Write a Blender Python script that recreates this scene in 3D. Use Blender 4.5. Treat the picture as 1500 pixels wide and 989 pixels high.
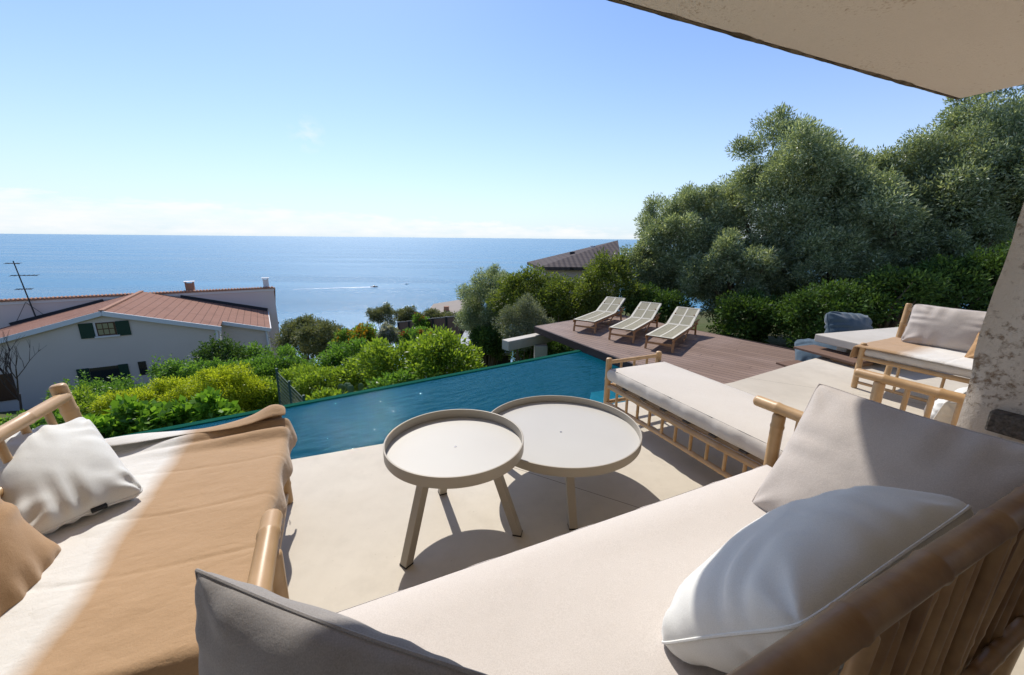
import bpy, bmesh, math, random
import numpy as np
from mathutils import Vector, Matrix, Euler

for _o in list(bpy.data.objects): bpy.data.objects.remove(_o)
SC = bpy.context.scene
COL = SC.collection
R = math.radians

# ------------------------------------------------------------------ camera
CAM_H = 1.4; F_PX = 583.0; W0, H0 = 1500.0, 989.0
PITCH = math.atan((349.0-494.5)/F_PX); ROLL = R(0.53)
fw = Vector((0, math.cos(PITCH), math.sin(PITCH)))
_up = Vector((0, -math.sin(PITCH), math.cos(PITCH))); _rt = Vector((1, 0, 0))
rt = _rt*math.cos(ROLL)+_up*math.sin(ROLL); up = _up*math.cos(ROLL)-_rt*math.sin(ROLL)
EYE = Vector((0, 0, CAM_H))
cd = bpy.data.cameras.new('camera'); cam = bpy.data.objects.new('camera', cd); COL.objects.link(cam)
cd.sensor_width = 36.0; cd.lens = F_PX/W0*36.0; cd.clip_start = 0.05; cd.clip_end = 200000
m = Matrix.Identity(4)
for i in range(3):
    m[i][0] = rt[i]; m[i][1] = up[i]; m[i][2] = -fw[i]; m[i][3] = EYE[i]
cam.matrix_world = m
cd.dof.use_dof = True; cd.dof.focus_distance = 3.2; cd.dof.aperture_fstop = 11.0
SC.camera = cam

# ------------------------------------------------------------------ light
SUN_EL = R(48); SUN_AZ = math.atan2(-.35, .937)          # azimuth from +Y towards +X
S = Vector((math.sin(SUN_AZ)*math.cos(SUN_EL), math.cos(SUN_AZ)*math.cos(SUN_EL), math.sin(SUN_EL)))
sl = bpy.data.lights.new('sun', 'SUN'); so = bpy.data.objects.new('sun', sl); COL.objects.link(so)
sl.energy = 3.7; sl.angle = R(0.53); sl.color = (1, .95, .87)
so.rotation_euler = S.to_track_quat('Z', 'Y').to_euler()
wd = bpy.data.worlds.new('World'); SC.world = wd; wd.use_nodes = True
nt = wd.node_tree; nt.nodes.clear()
def wn(t, **k):
    n = nt.nodes.new(t)
    for a, b in k.items(): setattr(n, a, b)
    return n
wo = wn('ShaderNodeOutputWorld'); wb = wn('ShaderNodeBackground'); sky = wn('ShaderNodeTexSky')
sky.sky_type = 'NISHITA'; sky.sun_disc = False; sky.sun_elevation = SUN_EL; sky.sun_rotation = SUN_AZ
sky.altitude = 60; sky.air_density = 1.0; sky.dust_density = 0.25; sky.ozone_density = 2.5
wb.inputs['Strength'].default_value = 0.115
tc = wn('ShaderNodeTexCoord'); sep = wn('ShaderNodeSeparateXYZ'); nt.links.new(tc.outputs['Generated'], sep.inputs[0])
mp = wn('ShaderNodeMapping'); mp.inputs['Scale'].default_value = (7, 7, 30); nt.links.new(tc.outputs['Generated'], mp.inputs[0])
nz = wn('ShaderNodeTexNoise'); nz.inputs['Scale'].default_value = 1.6; nz.inputs['Detail'].default_value = 9; nz.inputs['Roughness'].default_value = .62
nt.links.new(mp.outputs[0], nz.inputs['Vector'])
def wm(op, a, b=None, c=None, clamp=False):
    n = wn('ShaderNodeMath', operation=op); n.use_clamp = clamp
    for i, v in enumerate((a, b, c)):
        if v is None: continue
        if isinstance(v, (int, float)): n.inputs[i].default_value = v
        else: nt.links.new(v, n.inputs[i])
    return n.outputs[0]
# a low bank of cloud over the horizon, higher on the left, ragged top
bank = wm('MULTIPLY_ADD', sep.outputs[0], -.045, .036)              # elevation of the bank's top
edge = wm('ADD', bank, wm('MULTIPLY', wm('SUBTRACT', nz.outputs[0], .5), .075))
cm = wm('MULTIPLY', wm('SUBTRACT', edge, sep.outputs[2]), 70, clamp=True)
tex = wm('MULTIPLY_ADD', wm('SUBTRACT', nz.outputs[0], .36), 2.6, .25, clamp=True)
cm = wm('MULTIPLY', cm, tex)
cm = wm('MULTIPLY', cm, wm('MULTIPLY', wm('ADD', sep.outputs[2], .004), 90, clamp=True))
# one small wisp
wv = (Vector((0, 0, 0)) + (fw*F_PX + rt*(450-W0/2) - up*(197-H0/2))).normalized()
dst = wn('ShaderNodeVectorMath', operation='DISTANCE'); nt.links.new(tc.outputs['Generated'], dst.inputs[0]); dst.inputs[1].default_value = wv
mp2 = wn('ShaderNodeMapping'); mp2.inputs['Scale'].default_value = (40, 40, 60); nt.links.new(tc.outputs['Generated'], mp2.inputs[0])
nz2 = wn('ShaderNodeTexNoise'); nz2.inputs['Scale'].default_value = 1.0; nz2.inputs['Detail'].default_value = 6; nt.links.new(mp2.outputs[0], nz2.inputs['Vector'])
wisp = wm('MULTIPLY', wm('SUBTRACT', 1.0, wm('MULTIPLY', dst.outputs['Value'], 26), clamp=True), wm('MULTIPLY', wm('SUBTRACT', nz2.outputs[0], .42), 2.0, clamp=True))
cm = wm('MAXIMUM', wm('MULTIPLY', cm, .85), wisp)
tint = wn('ShaderNodeMix', data_type='RGBA', blend_type='MULTIPLY'); tint.inputs['Factor'].default_value = 1
nt.links.new(sky.outputs[0], tint.inputs['A']); tint.inputs['B'].default_value = (.88, .97, 1.18, 1)
air = wn('ShaderNodeMix', data_type='RGBA'); nt.links.new(tint.outputs['Result'], air.inputs['A']); air.inputs['B'].default_value = (4.9, 5.75, 6.35, 1)
nt.links.new(wm('MULTIPLY', wm('POWER', wm('SUBTRACT', 1.0, wm('ABSOLUTE', sep.outputs[2]), clamp=True), 5.0), .92, clamp=True), air.inputs['Factor'])
mix = wn('ShaderNodeMix', data_type='RGBA'); nt.links.new(cm, mix.inputs['Factor']); nt.links.new(air.outputs['Result'], mix.inputs['A'])
mix.inputs['B'].default_value = (6.7, 6.75, 6.8, 1)
nt.links.new(mix.outputs['Result'], wb.inputs['Color']); nt.links.new(wb.outputs[0], wo.inputs['Surface'])
SC.view_settings.view_transform = 'Standard'; SC.view_settings.look = 'None'
SC.view_settings.exposure = 0.38; SC.view_settings.gamma = 1.0; SC.view_settings.use_curve_mapping = False
SC.cycles.max_bounces = 8; SC.cycles.transparent_max_bounces = 12
try: SC.cycles.use_denoising = True
except Exception: pass

# ------------------------------------------------------------------ picture -> place
def ray(x, y): return (fw*F_PX + rt*(x-W0/2) - up*(y-H0/2)).normalized()
def at_z(x, y, z):
    d = ray(x, y); return EYE + d*((z-CAM_H)/d.z)
def at_y(x, y, Y):
    d = ray(x, y); return EYE + d*(Y/d.y)

# ------------------------------------------------------------------ materials
def mat(name, col, rough=.6, spec=.5, noise=None, bump=None, sheen=0, coat=0, rnd=None, metal=0):
    """noise=(scale, amount, colour2, stretch) ; bump=(scale, strength, dist)"""
    M = bpy.data.materials.new(name); M.use_nodes = True; t = M.node_tree; b = t.nodes['Principled BSDF']
    b.inputs['Base Color'].default_value = (*col, 1); b.inputs['Roughness'].default_value = rough
    b.inputs['Specular IOR Level'].default_value = spec; b.inputs['Metallic'].default_value = metal
    if sheen: b.inputs['Sheen Weight'].default_value = sheen
    if coat: b.inputs['Coat Weight'].default_value = coat
    c = t.nodes.new('ShaderNodeTexCoord')
    if noise:
        sc, amt, c2, st = noise
        mpn = t.nodes.new('ShaderNodeMapping'); mpn.inputs['Scale'].default_value = st
        t.links.new(c.outputs['Object'], mpn.inputs[0])
        n = t.nodes.new('ShaderNodeTexNoise'); n.inputs['Scale'].default_value = sc; n.inputs['Detail'].default_value = 6
        t.links.new(mpn.outputs[0], n.inputs['Vector'])
        rp = t.nodes.new('ShaderNodeValToRGB'); rp.color_ramp.elements[0].position = .5-amt; rp.color_ramp.elements[1].position = .5+amt
        rp.color_ramp.elements[0].color = (*col, 1); rp.color_ramp.elements[1].color = (*c2, 1)
        t.links.new(n.outputs['Fac'], rp.inputs[0]); t.links.new(rp.outputs[0], b.inputs['Base Color'])
    if bump:
        n = t.nodes.new('ShaderNodeTexNoise'); n.inputs['Scale'].default_value = bump[0]; n.inputs['Detail'].default_value = 5
        t.links.new(c.outputs['Object'], n.inputs['Vector'])
        bn = t.nodes.new('ShaderNodeBump'); bn.inputs['Strength'].default_value = bump[1]; bn.inputs['Distance'].default_value = bump[2]
        t.links.new(n.outputs['Fac'], bn.inputs['Height']); t.links.new(bn.outputs[0], b.inputs['Normal'])
    return M
class N:
    """small node helper for one material"""
    def __init__(s, M): s.t = M.node_tree; s.b = s.t.nodes['Principled BSDF']
    def new(s, ty, **k):
        n = s.t.nodes.new(ty)
        for a, v in k.items(): setattr(n, a, v)
        return n
    def ln(s, a, b): s.t.links.new(a, b)
    def math(s, op, a, b=None, clamp=False):
        n = s.new('ShaderNodeMath', operation=op); n.use_clamp = clamp
        for i, v in enumerate((a, b)):
            if v is None: continue
            if isinstance(v, (int, float)): n.inputs[i].default_value = v
            else: s.ln(v, n.inputs[i])
        return n.outputs[0]
    def noise(s, vec, scale, detail=5, rough=.5):
        n = s.new('ShaderNodeTexNoise'); n.inputs['Scale'].default_value = scale; n.inputs['Detail'].default_value = detail; n.inputs['Roughness'].default_value = rough
        if vec is not None: s.ln(vec, n.inputs['Vector'])
        return n.outputs['Fac']
    def ramp(s, f, *stops):
        r = s.new('ShaderNodeValToRGB'); e = r.color_ramp.elements
        while len(e) < len(stops): e.new(.5)
        for el, (p, c) in zip(e, stops): el.position = p; el.color = (*c, 1)
        s.ln(f, r.inputs[0]); return r.outputs[0]
    def mixc(s, f, a, b, bt='MIX'):
        n = s.new('ShaderNodeMix', data_type='RGBA', blend_type=bt)
        for k, v in (('Factor', f), ('A', a), ('B', b)):
            if isinstance(v, (int, float)): n.inputs[k].default_value = v
            elif isinstance(v, tuple): n.inputs[k].default_value = (*v, 1)
            else: s.ln(v, n.inputs[k])
        return n.outputs['Result']
    def bump(s, h, st, d):
        n = s.new('ShaderNodeBump'); n.inputs['Strength'].default_value = st; n.inputs['Distance'].default_value = d
        s.ln(h, n.inputs['Height']); s.ln(n.outputs[0], s.b.inputs['Normal'])
    def co(s, k='Object', scale=None, rotz=0):
        c = s.new('ShaderNodeTexCoord').outputs[k]
        if scale or rotz:
            m_ = s.new('ShaderNodeMapping'); m_.vector_type = 'POINT'
            if scale: m_.inputs['Scale'].default_value = scale
            m_.inputs['Rotation'].default_value = (0, 0, rotz)
            s.ln(c, m_.inputs[0]); c = m_.outputs[0]
        return c
    def xyz(s, v):
        n = s.new('ShaderNodeSeparateXYZ'); s.ln(v, n.inputs[0]); return n.outputs

BAMBOO = mat('bamboo', (.45, .28, .135), .42, .45, noise=(5, .3, (.58, .39, .21), (3, 3, 3)), bump=(40, .15, .002))
BAMBOO_DARK = mat('bamboo_mottled', (.34, .185, .085), .45, .4, noise=(15, .3, (.66, .42, .20), (1, 1, 1)), bump=(60, .3, .002))  # browner, more mottled bamboo for the daybed backs
for _m in (BAMBOO, BAMBOO_DARK):     # every pole has a tone of its own
    _n = N(_m); _l = _n.b.inputs['Base Color'].links[0]; _src = _l.from_socket; _oi = _n.new('ShaderNodeObjectInfo')
    _c = _n.ramp(_oi.outputs['Random'], (0, (.40, .34, .28) if _m is BAMBOO_DARK else (.84, .80, .72)), (1, (1.0, 1.0, 1.0)))
    _n.ln(_n.mixc(1.0, _src, _c, 'MULTIPLY'), _n.b.inputs['Base Color'])
TABLE_M = mat('taupe_lacquer', (.40, .355, .285), .42, .35, bump=(400, .05, .0005))
TRAY_M = mat('pale_tray_lacquer', (.52, .50, .455), .42, .35, noise=(3, .3, (.49, .465, .42), (1, 1, 1)))
def fabric(name, c1, c2, weave=700, w=.35, soft=6):
    M = mat(name, c1, .9, .15, sheen=.25); n = N(M); o = n.co()
    a = n.noise(o, weave, 2); b = n.noise(o, soft, 4)
    tx = n.new('ShaderNodeMapping'); tx.inputs['Scale'].default_value = (1, 1, 1); n.ln(o, tx.inputs[0])
    d = n.noise(o, soft*2.6, 6, .7)
    f = n.math('MULTIPLY', n.math('SUBTRACT', a, .30), 2.4, True)
    col = n.mixc(f, tuple(x*.95 for x in c1), tuple(min(1, x*1.0) for x in c2))
    n.ln(n.mixc(n.math('MULTIPLY', n.math('SUBTRACT', d, .5), .8, True), col, tuple(x*.88 for x in c1)), n.b.inputs['Base Color'])
    n.bump(n.math('ADD', n.math('MULTIPLY', a, .08), n.math('ADD', b, n.math('MULTIPLY', d, .35))), w, .012); return M
LINEN = fabric('oatmeal_linen', (.56, .505, .455), (.64, .585, .535), 380, .25, 7)
GREYLINEN = fabric('taupe_linen', (.46, .41, .37), (.54, .485, .445), 380, .3, 9)
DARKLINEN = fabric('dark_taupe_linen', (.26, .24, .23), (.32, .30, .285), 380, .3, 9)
MATT_SIDE = fabric('mattress_cover', (.60, .545, .50), (.70, .64, .59), 500, .25, 8)
CREAM = fabric('cream_linen', (.58, .53, .47), (.65, .60, .54), 500, .22, 8)
WHITE = fabric('white_cotton', (.66, .655, .62), (.74, .735, .70), 600, .25, 6)
BROWNF = fabric('camel_cotton', (.36, .205, .095), (.44, .27, .13), 500, .3, 9)
BLUEF = fabric('blue_grey_canvas', (.05, .085, .115), (.08, .12, .155), 400, .4, 5)
PIPING = mat('dark_piping', (.05, .045, .04), .8, .2)
BLACK = mat('black_rubber', (.02, .02, .02), .6, .3)
def throw_mat(name, axis, a0, a1, b0, b1):
    """camel cotton with one dyed white band across one of its axes"""
    M = mat(name, (.46, .27, .13), .9, .12, sheen=.25); n = N(M); o = n.co(); x = n.xyz(o)[axis]
    wob = n.math('MULTIPLY', n.math('SUBTRACT', n.noise(o, 3, 3), .5), .10)
    v = n.math('ADD', x, wob)
    up_ = n.math('MULTIPLY', n.math('SUBTRACT', v, a0), 1/(a1-a0), True)
    dn_ = n.math('MULTIPLY', n.math('SUBTRACT', b1, v), 1/(b1-b0), True)
    f = n.math('MULTIPLY', up_, dn_)
    br = n.mixc(n.noise(o, 500, 2), (.37, .23, .12), (.46, .305, .175))
    n.ln(n.mixc(f, br, (.68, .65, .60)), n.b.inputs['Base Color'])
    wr = n.math('ABSOLUTE', n.math('SUBTRACT', n.noise(o, 7, 5, .55), .5)); wr2 = n.math('ABSOLUTE', n.math('SUBTRACT', n.noise(n.co('Object', (1, .35, 1), .4), 14, 4, .5), .5))
    n.bump(n.math('ADD', n.math('MULTIPLY', n.noise(o, 300, 2), .07), n.math('ADD', n.math('MULTIPLY', wr, 1.1), n.math('MULTIPLY', wr2, .8))), .55, .014)
    return M
TEAK = mat('teak', (.30, .15, .065), .55, .35, noise=(12, .3, (.42, .23, .11), (1, 8, 8)))
ROPE = mat('woven_cord', (.30, .275, .19), .85, .2, noise=(120, .3, (.43, .395, .29), (1, 1, 1)), bump=(200, .5, .004))
TAPE = mat('cream_tape', (.60, .56, .46), .8, .2, bump=(150, .3, .003))
def deck_mat():
    M = mat('ipe_deck', (.20, .11, .08), .62, .35); n = N(M); o = n.co('Object', None, R(45)); X = n.xyz(o)
    v = n.math('MULTIPLY', X[1], 1/.105)
    pl = n.math('FLOOR', v); fr = n.math('FRACT', v)
    wn_ = n.new('ShaderNodeTexWhiteNoise', noise_dimensions='1D'); n.ln(pl, wn_.inputs['W'])
    mp_ = n.new('ShaderNodeMapping'); mp_.inputs['Scale'].default_value = (1.2, 26, 1); n.ln(o, mp_.inputs[0])
    g = n.noise(mp_.outputs[0], 2.0, 7, .6)
    base = n.mixc(wn_.outputs[0], (.15, .09, .062), (.22, .14, .10))
    base = n.mixc(n.math('MULTIPLY', g, .6), base, (.29, .205, .16))
    big = n.noise(n.co(), 1.1, 4); base = n.mixc(n.math('MULTIPLY', n.math('SUBTRACT', big, .45), 1.5, True), base, (.36, .265, .23))
    gap = n.math('LESS_THAN', n.math('ABSOLUTE', n.math('SUBTRACT', fr, .5)), .455)
    # board end joints
    jx = n.math('FRACT', n.math('ADD', n.math('MULTIPLY', X[0], .42), wn_.outputs[0]))
    je = n.math('GREATER_THAN', jx, .0025)
    k = n.math('MULTIPLY', gap, je)
    n.ln(n.mixc(k, (.02, .014, .012), base), n.b.inputs['Base Color'])
    n.bump(n.math('ADD', k, n.math('MULTIPLY', g, .15)), .5, .006); return M
DECK = deck_mat()
def concrete_mat(name, c1, c2, joint=True):
    M = mat(name, c1, .7, .35); n = N(M); o = n.co()
    f = n.noise(o, .9, 8, .62); g = n.noise(o, 14, 6, .6)
    c = n.ramp(f, (.34, c1), (.64, c2)); st_ = n.noise(o, 2.7, 7, .7); c = n.mixc(n.math('MULTIPLY', n.math('SUBTRACT', st_, .52), 2.2, True), c, tuple(x*.86 for x in c1))
    c = n.mixc(n.math('MULTIPLY', n.math('SUBTRACT', g, .45), .5, True), c, tuple(x*.84 for x in c1))
    sp = n.noise(o, 55, 2); c = n.mixc(n.math('MULTIPLY', n.math('SUBTRACT', sp, .70), 5, True), c, (.3, .25, .18))
    if joint:
        q = n.xyz(n.co('Object', None, R(29)))
        d = n.math('FRACT', n.math('ADD', n.math('MULTIPLY', q[1], .37), .276))
        d2 = n.math('FRACT', n.math('ADD', n.math('MULTIPLY', q[0], .29), .83))
        ln_ = n.math('LESS_THAN', d, .0016)
        c = n.mixc(ln_, c, (.16, .13, .10))
    n.ln(c, n.b.inputs['Base Color']); n.bump(n.math('ADD', f, n.math('MULTIPLY', g, .25)), .12, .02); return M
TERR = concrete_mat('pale_concrete', (.49, .435, .355), (.60, .545, .455))
BEAMC = concrete_mat('rough_concrete', (.42, .38, .32), (.54, .50, .43), False)
SLABC = concrete_mat('cream_slab', (.48, .44, .38), (.55, .51, .45), False)
def stucco_mat(name, c1, c2, stain, amt, sc=3):
    M = mat(name, c1, .88, .2); n = N(M); o = n.co()
    f = n.noise(o, sc, 8, .65); g = n.noise(o, 38, 8, .7); h = n.noise(o, 130, 3)
    c = n.mixc(f, c1, c2)
    mk = n.math('MULTIPLY', n.math('SUBTRACT', n.math('MULTIPLY_ADD', f, .55), 0), 1)
    s_ = n.math('MULTIPLY', n.math('SUBTRACT', n.math('ADD', n.math('MULTIPLY', f, .5), n.math('MULTIPLY', g, .7)), amt), 9, True)
    n.ln(n.mixc(s_, c, stain), n.b.inputs['Base Color'])
    n.bump(n.math('ADD', n.math('MULTIPLY', g, .8), n.math('ADD', n.math('MULTIPLY', h, .25), n.math('MULTIPLY', s_, -.4))), .7, .012); return M
PILLARM = stucco_mat('weathered_render', (.62, .53, .43), (.70, .62, .52), (.27, .19, .125), .625)
ROOFM = stucco_mat('roof_render', (.78, .65, .52), (.84, .72, .58), (.55, .39, .25), .67, 1.6)
EDGEM = mat('mossy_edge', (.05, .04, .025), .95, .1, noise=(8, .2, (.24, .18, .12), (1, 1, 1)), bump=(40, .8, .01))
HWALL = mat('house_wall', (.62, .55, .485), .9, .15, noise=(.5, .3, (.67, .60, .535), (1, 1, 1)), bump=(20, .2, .02))
HWALL2 = mat('pink_wall', (.66, .55, .50), .9, .15, noise=(.4, .3, (.70, .60, .55), (1, 1, 1)))
FASCIA = mat('white_fascia', (.62, .66, .68), .6, .3)
def tile_mat(name, c1, c2, pitch, axis=0):
    M = mat(name, c1, .85, .15); n = N(M); o = n.co(); X = n.xyz(o)
    fr = n.math('FRACT', n.math('MULTIPLY', X[axis], 1/pitch)); row = n.math('FRACT', n.math('MULTIPLY', X[1-axis], 1/.62))
    wv_ = n.math('SINE', n.math('MULTIPLY', X[1-axis], 2*math.pi/.21))
    k = n.math('LESS_THAN', fr, .08)
    c = n.mixc(n.noise(o, 2.2, 6, .7), c1, c2); c = n.mixc(n.math('MULTIPLY', k, .75), c, tuple(v*.35 for v in c1))
    c = n.mixc(n.math('MULTIPLY', n.math('SUBTRACT', n.noise(o, .8, 4), .55), 2.5, True), c, tuple(v*.6 for v in c1))
    n.ln(c, n.b.inputs['Base Color']); n.bump(n.math('ADD', n.math('MULTIPLY', wv_, .5), n.math('MULTIPLY', fr, .6)), .6, .05); return M
TILES = tile_mat('terracotta_tiles', (.24, .115, .078), (.31, .17, .12), .42, 0)
TILES_B = tile_mat('brown_tiles', (.075, .058, .055), (.12, .095, .09), .33, 1)
COPING = mat('coping_tile', (.30, .15, .09), .8, .2, noise=(6, .3, (.42, .23, .15), (1, 1, 1)))
SHUT = mat('green_shutter', (.012, .045, .03), .5, .3); GLASS = mat('dark_glass', (.02, .025, .03), .08, .6)
FRAMEW = mat('brown_window_wood', (.10, .05, .025), .6, .3); SILL = mat('white_sill', (.7, .69, .67), .7, .3)
METAL = mat('grey_metal', (.18, .18, .19), .45, .5, metal=.7); ANT = mat('antenna_metal', (.05, .05, .05), .7, .1)
DARKV = mat('dark_flashing', (.03, .03, .035), .6, .3)
FENCEB = mat('brown_fence', (.14, .085, .06), .8, .2, noise=(3, .3, (.19, .12, .09), (1, 6, 1)))
MESHG = mat('green_wire', (.045, .10, .085), .6, .4)
RIM = mat('pool_rim_tile', (.004, .06, .04), .9, .02, noise=(30, .3, (.008, .085, .06), (1, 1, 1)))
POOLT = mat('pool_tile', (.01, .12, .20), .4, .4, noise=(12, .3, (.014, .14, .23), (1, 1, 1)))
STEPT = mat('pool_step', (.16, .80, .78), .5, .4)
WOODOLD = mat('weathered_oak', (.05, .045, .04), .9, .1, noise=(6, .25, (.16, .14, .12), (2, 14, 14)), bump=(30, .8, .02))
BARK = mat('bark', (.11, .085, .06), .95, .1, noise=(8, .3, (.20, .17, .13), (3, 3, 1)), bump=(20, .8, .03))
BARKD = mat('bare_twig', (.07, .055, .05), .95, .1)
SOIL = mat('hillside_soil', (.10, .085, .045), .95, .1, noise=(.8, .25, (.07, .10, .03), (1, 1, 1)), bump=(3, .6, .1))
def leaf_mat(name, c1, c2, c3, rough=.5, spec=.35, tr=.3):
    M = bpy.data.materials.new(name); M.use_nodes = True; n = N(M); t = n.t
    g = n.new('ShaderNodeNewGeometry'); o = n.co()
    col = n.ramp(g.outputs['Random Per Island'], (.0, c1), (.55, c2), (1.0, c3))
    col = n.mixc(n.math('MULTIPLY', n.noise(o, 1.3, 3), .8), col, tuple(x*.75 for x in c1))
    n.ln(col, n.b.inputs['Base Color']); n.b.inputs['Roughness'].default_value = rough; n.b.inputs['Specular IOR Level'].default_value = spec
    tl = n.new('ShaderNodeBsdfTranslucent'); n.ln(n.mixc(1.0, col, (1.25, 1.2, .55), 'MULTIPLY'), tl.inputs['Color'])
    mx = n.new('ShaderNodeMixShader'); mx.inputs[0].default_value = tr
    n.ln(n.b.outputs[0], mx.inputs[1]); n.ln(tl.outputs[0], mx.inputs[2]); n.ln(mx.outputs[0], t.nodes['Material Output'].inputs[0]); return M
L_OLIVE = leaf_mat('olive_leaf', (0.166, 0.228, 0.121), (0.315, 0.379, 0.223), (0.817, 0.893, 0.644), .42, .5, 0.38)
L_GREYOL = leaf_mat('grey_olive_leaf', (0.141, 0.176, 0.106), (0.264, 0.299, 0.194), (0.493, 0.510, 0.370), .5, .4, 0.3)
L_SHOOT = leaf_mat('olive_green_leaf', (0.101, 0.149, 0.030), (0.176, 0.236, 0.047), (0.324, 0.378, 0.095), .45, .4, .45)
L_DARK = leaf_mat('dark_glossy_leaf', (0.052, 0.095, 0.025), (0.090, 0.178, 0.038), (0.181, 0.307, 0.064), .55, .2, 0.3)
L_GREEN = leaf_mat('green_leaf', (0.091, 0.195, 0.037), (0.171, 0.343, 0.057), (0.343, 0.548, 0.114), .42, .4, 0.5)
L_LIME = leaf_mat('lime_leaf', (0.175, 0.279, 0.037), (0.309, 0.457, 0.055), (0.535, 0.676, 0.110), .42, .4, 0.5)
L_GOLD = leaf_mat('golden_leaf', (0.292, 0.367, 0.028), (0.539, 0.631, 0.046), (0.853, 0.920, 0.092), .5, .3, 0.5)
L_FIG = leaf_mat('fig_leaf', (0.132, 0.264, 0.035), (0.211, 0.422, 0.053), (0.352, 0.598, 0.106), .45, .4, 0.5)
L_PINE = leaf_mat('dry_olive_leaf', (0.125, 0.146, 0.062), (0.229, 0.250, 0.114), (0.374, 0.374, 0.208), .6, .25, 0.3)
F_ORANGE = leaf_mat('orange_blossom', (.42, .20, .02), (.45, .30, .03), (.22, .28, .03), .6, .2, .4)
F_WHITE = leaf_mat('white_blossom', (.45, .45, .45), (.62, .62, .62), (.12, .16, .06), .6, .2, .3)
F_RED = leaf_mat('red_blossom', (.45, .03, .03), (.55, .08, .05), (.12, .15, .04), .6, .2, .3)
F_REDTIP = leaf_mat('red_tip_leaf', (.22, .06, .02), (.18, .12, .03), (.10, .15, .03), .5, .3, .35)
CACT = mat('cactus_skin', (.09, .15, .06), .6, .3, noise=(14, .3, (.15, .22, .09), (1, 1, 1)))

# ------------------------------------------------------------------ mesh helpers
class MB:
    def __init__(s): s.v = []; s.f = []
    def add(s, vs, fs):
        k = len(s.v); s.v += [tuple(v) for v in vs]; s.f += [tuple(i+k for i in f) for f in fs]; return s
    def box(s, x0, x1, y0, y1, z0, z1):
        return s.add([(x0,y0,z0),(x1,y0,z0),(x1,y1,z0),(x0,y1,z0),(x0,y0,z1),(x1,y0,z1),(x1,y1,z1),(x0,y1,z1)],
                     [(0,3,2,1),(4,5,6,7),(0,1,5,4),(1,2,6,5),(2,3,7,6),(3,0,4,7)])
    def prism(s, poly, z0, z1):
        n = len(poly); a = sum(poly[i][0]*poly[(i+1)%n][1]-poly[(i+1)%n][0]*poly[i][1] for i in range(n))
        if a < 0: poly = poly[::-1]
        vs = [(p[0], p[1], z0) for p in poly]+[(p[0], p[1], z1) for p in poly]
        return s.add(vs, [tuple(range(n))[::-1], tuple(range(n, 2*n))]+[(i, (i+1)%n, n+(i+1)%n, n+i) for i in range(n)])
    def bar(s, p0, p1, w, h, upv=(0,0,1)):
        p0 = Vector(p0); p1 = Vector(p1); d = (p1-p0).normalized(); u_ = Vector(upv)
        if abs(d.dot(u_)) > .98: u_ = Vector((1,0,0))
        a = d.cross(u_).normalized()*w/2; b = a.cross(d).normalized()*h/2
        vs = [p+x*a+y*b for p in (p0, p1) for x, y in ((-1,-1),(1,-1),(1,1),(-1,1))]
        return s.add(vs, [(0,1,2,3),(7,6,5,4),(0,4,5,1),(1,5,6,2),(2,6,7,3),(3,7,4,0)])
    def rings(s, cs, rs, n=12, cap=True):
        """sweep circles of radius rs along the points cs"""
        cs = [Vector(c) for c in cs]; k = len(cs); base = []
        ref = None
        for i, c in enumerate(cs):
            d = (cs[min(i+1, k-1)]-cs[max(i-1, 0)]).normalized()
            if ref is None: ref = Vector((0,0,1)) if abs(d.z) < .9 else Vector((1,0,0))
            a = d.cross(ref).normalized(); b = a.cross(d).normalized(); ref = b
            base += [c+(a*math.cos(2*math.pi*j/n)+b*math.sin(2*math.pi*j/n))*rs[i] for j in range(n)]
        fs = [(i*n+j, i*n+(j+1)%n, (i+1)*n+(j+1)%n, (i+1)*n+j) for i in range(k-1) for j in range(n)]
        if cap: fs += [tuple(range(n))[::-1], tuple(range((k-1)*n, k*n))]
        return s.add(base, fs)
    def lathe(s, prof, n=72):
        k = len(prof); vs = [(r*math.cos(2*math.pi*j/n), r*math.sin(2*math.pi*j/n), z) for r, z in prof for j in range(n)]
        return s.add(vs, [(i*n+j, i*n+(j+1)%n, (i+1)*n+(j+1)%n, (i+1)*n+j) for i in range(k-1) for j in range(n)])
    def build(s, name, mt, parent=None, smooth=False, bev=0, angle=40):
        me = bpy.data.meshes.new(name); me.from_pydata(s.v, [], s.f); me.validate(); me.update()
        o = bpy.data.objects.new(name, me); COL.objects.link(o)
        for mm in (mt if isinstance(mt, (list, tuple)) else [mt]): me.materials.append(mm)
        if smooth:
            me.polygons.foreach_set('use_smooth', [True]*len(me.polygons))
            try: me.set_sharp_from_angle(angle=R(angle))
            except Exception: pass
        if bev:
            b = o.modifiers.new('bevel', 'BEVEL'); b.width = bev; b.segments = 2; b.limit_method = 'ANGLE'
        if parent: o.parent = parent
        return o
def grid_obj(name, P, mt, parent=None, thick=0, sub=0):
    """P: rows x cols of points"""
    r, c = len(P), len(P[0]); mb = MB()
    mb.add([p for row in P for p in row], [(i*c+j, i*c+j+1, (i+1)*c+j+1, (i+1)*c+j) for i in range(r-1) for j in range(c-1)])
    o = mb.build(name, mt, parent, True, angle=180)
    if thick: s = o.modifiers.new('solid', 'SOLIDIFY'); s.thickness = thick; s.offset = -1
    if sub: s = o.modifiers.new('sub', 'SUBSURF'); s.levels = s.render_levels = sub
    return o
def tag(o, label=None, cat=None, group=None, kind=None):
    if label: o['label'] = label
    if cat: o['category'] = cat
    if group: o['group'] = group
    if kind: o['kind'] = kind
    return o
def thing(name, label, cat, loc=(0,0,0), rz=0, group=None):
    o = bpy.data.objects.new(name, None); COL.objects.link(o); o.empty_display_size = .1
    o.location = loc; o.rotation_euler = (0, 0, rz); return tag(o, label, cat, group)
def kids(o): return [c for c in bpy.data.objects if c.parent == o]
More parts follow.
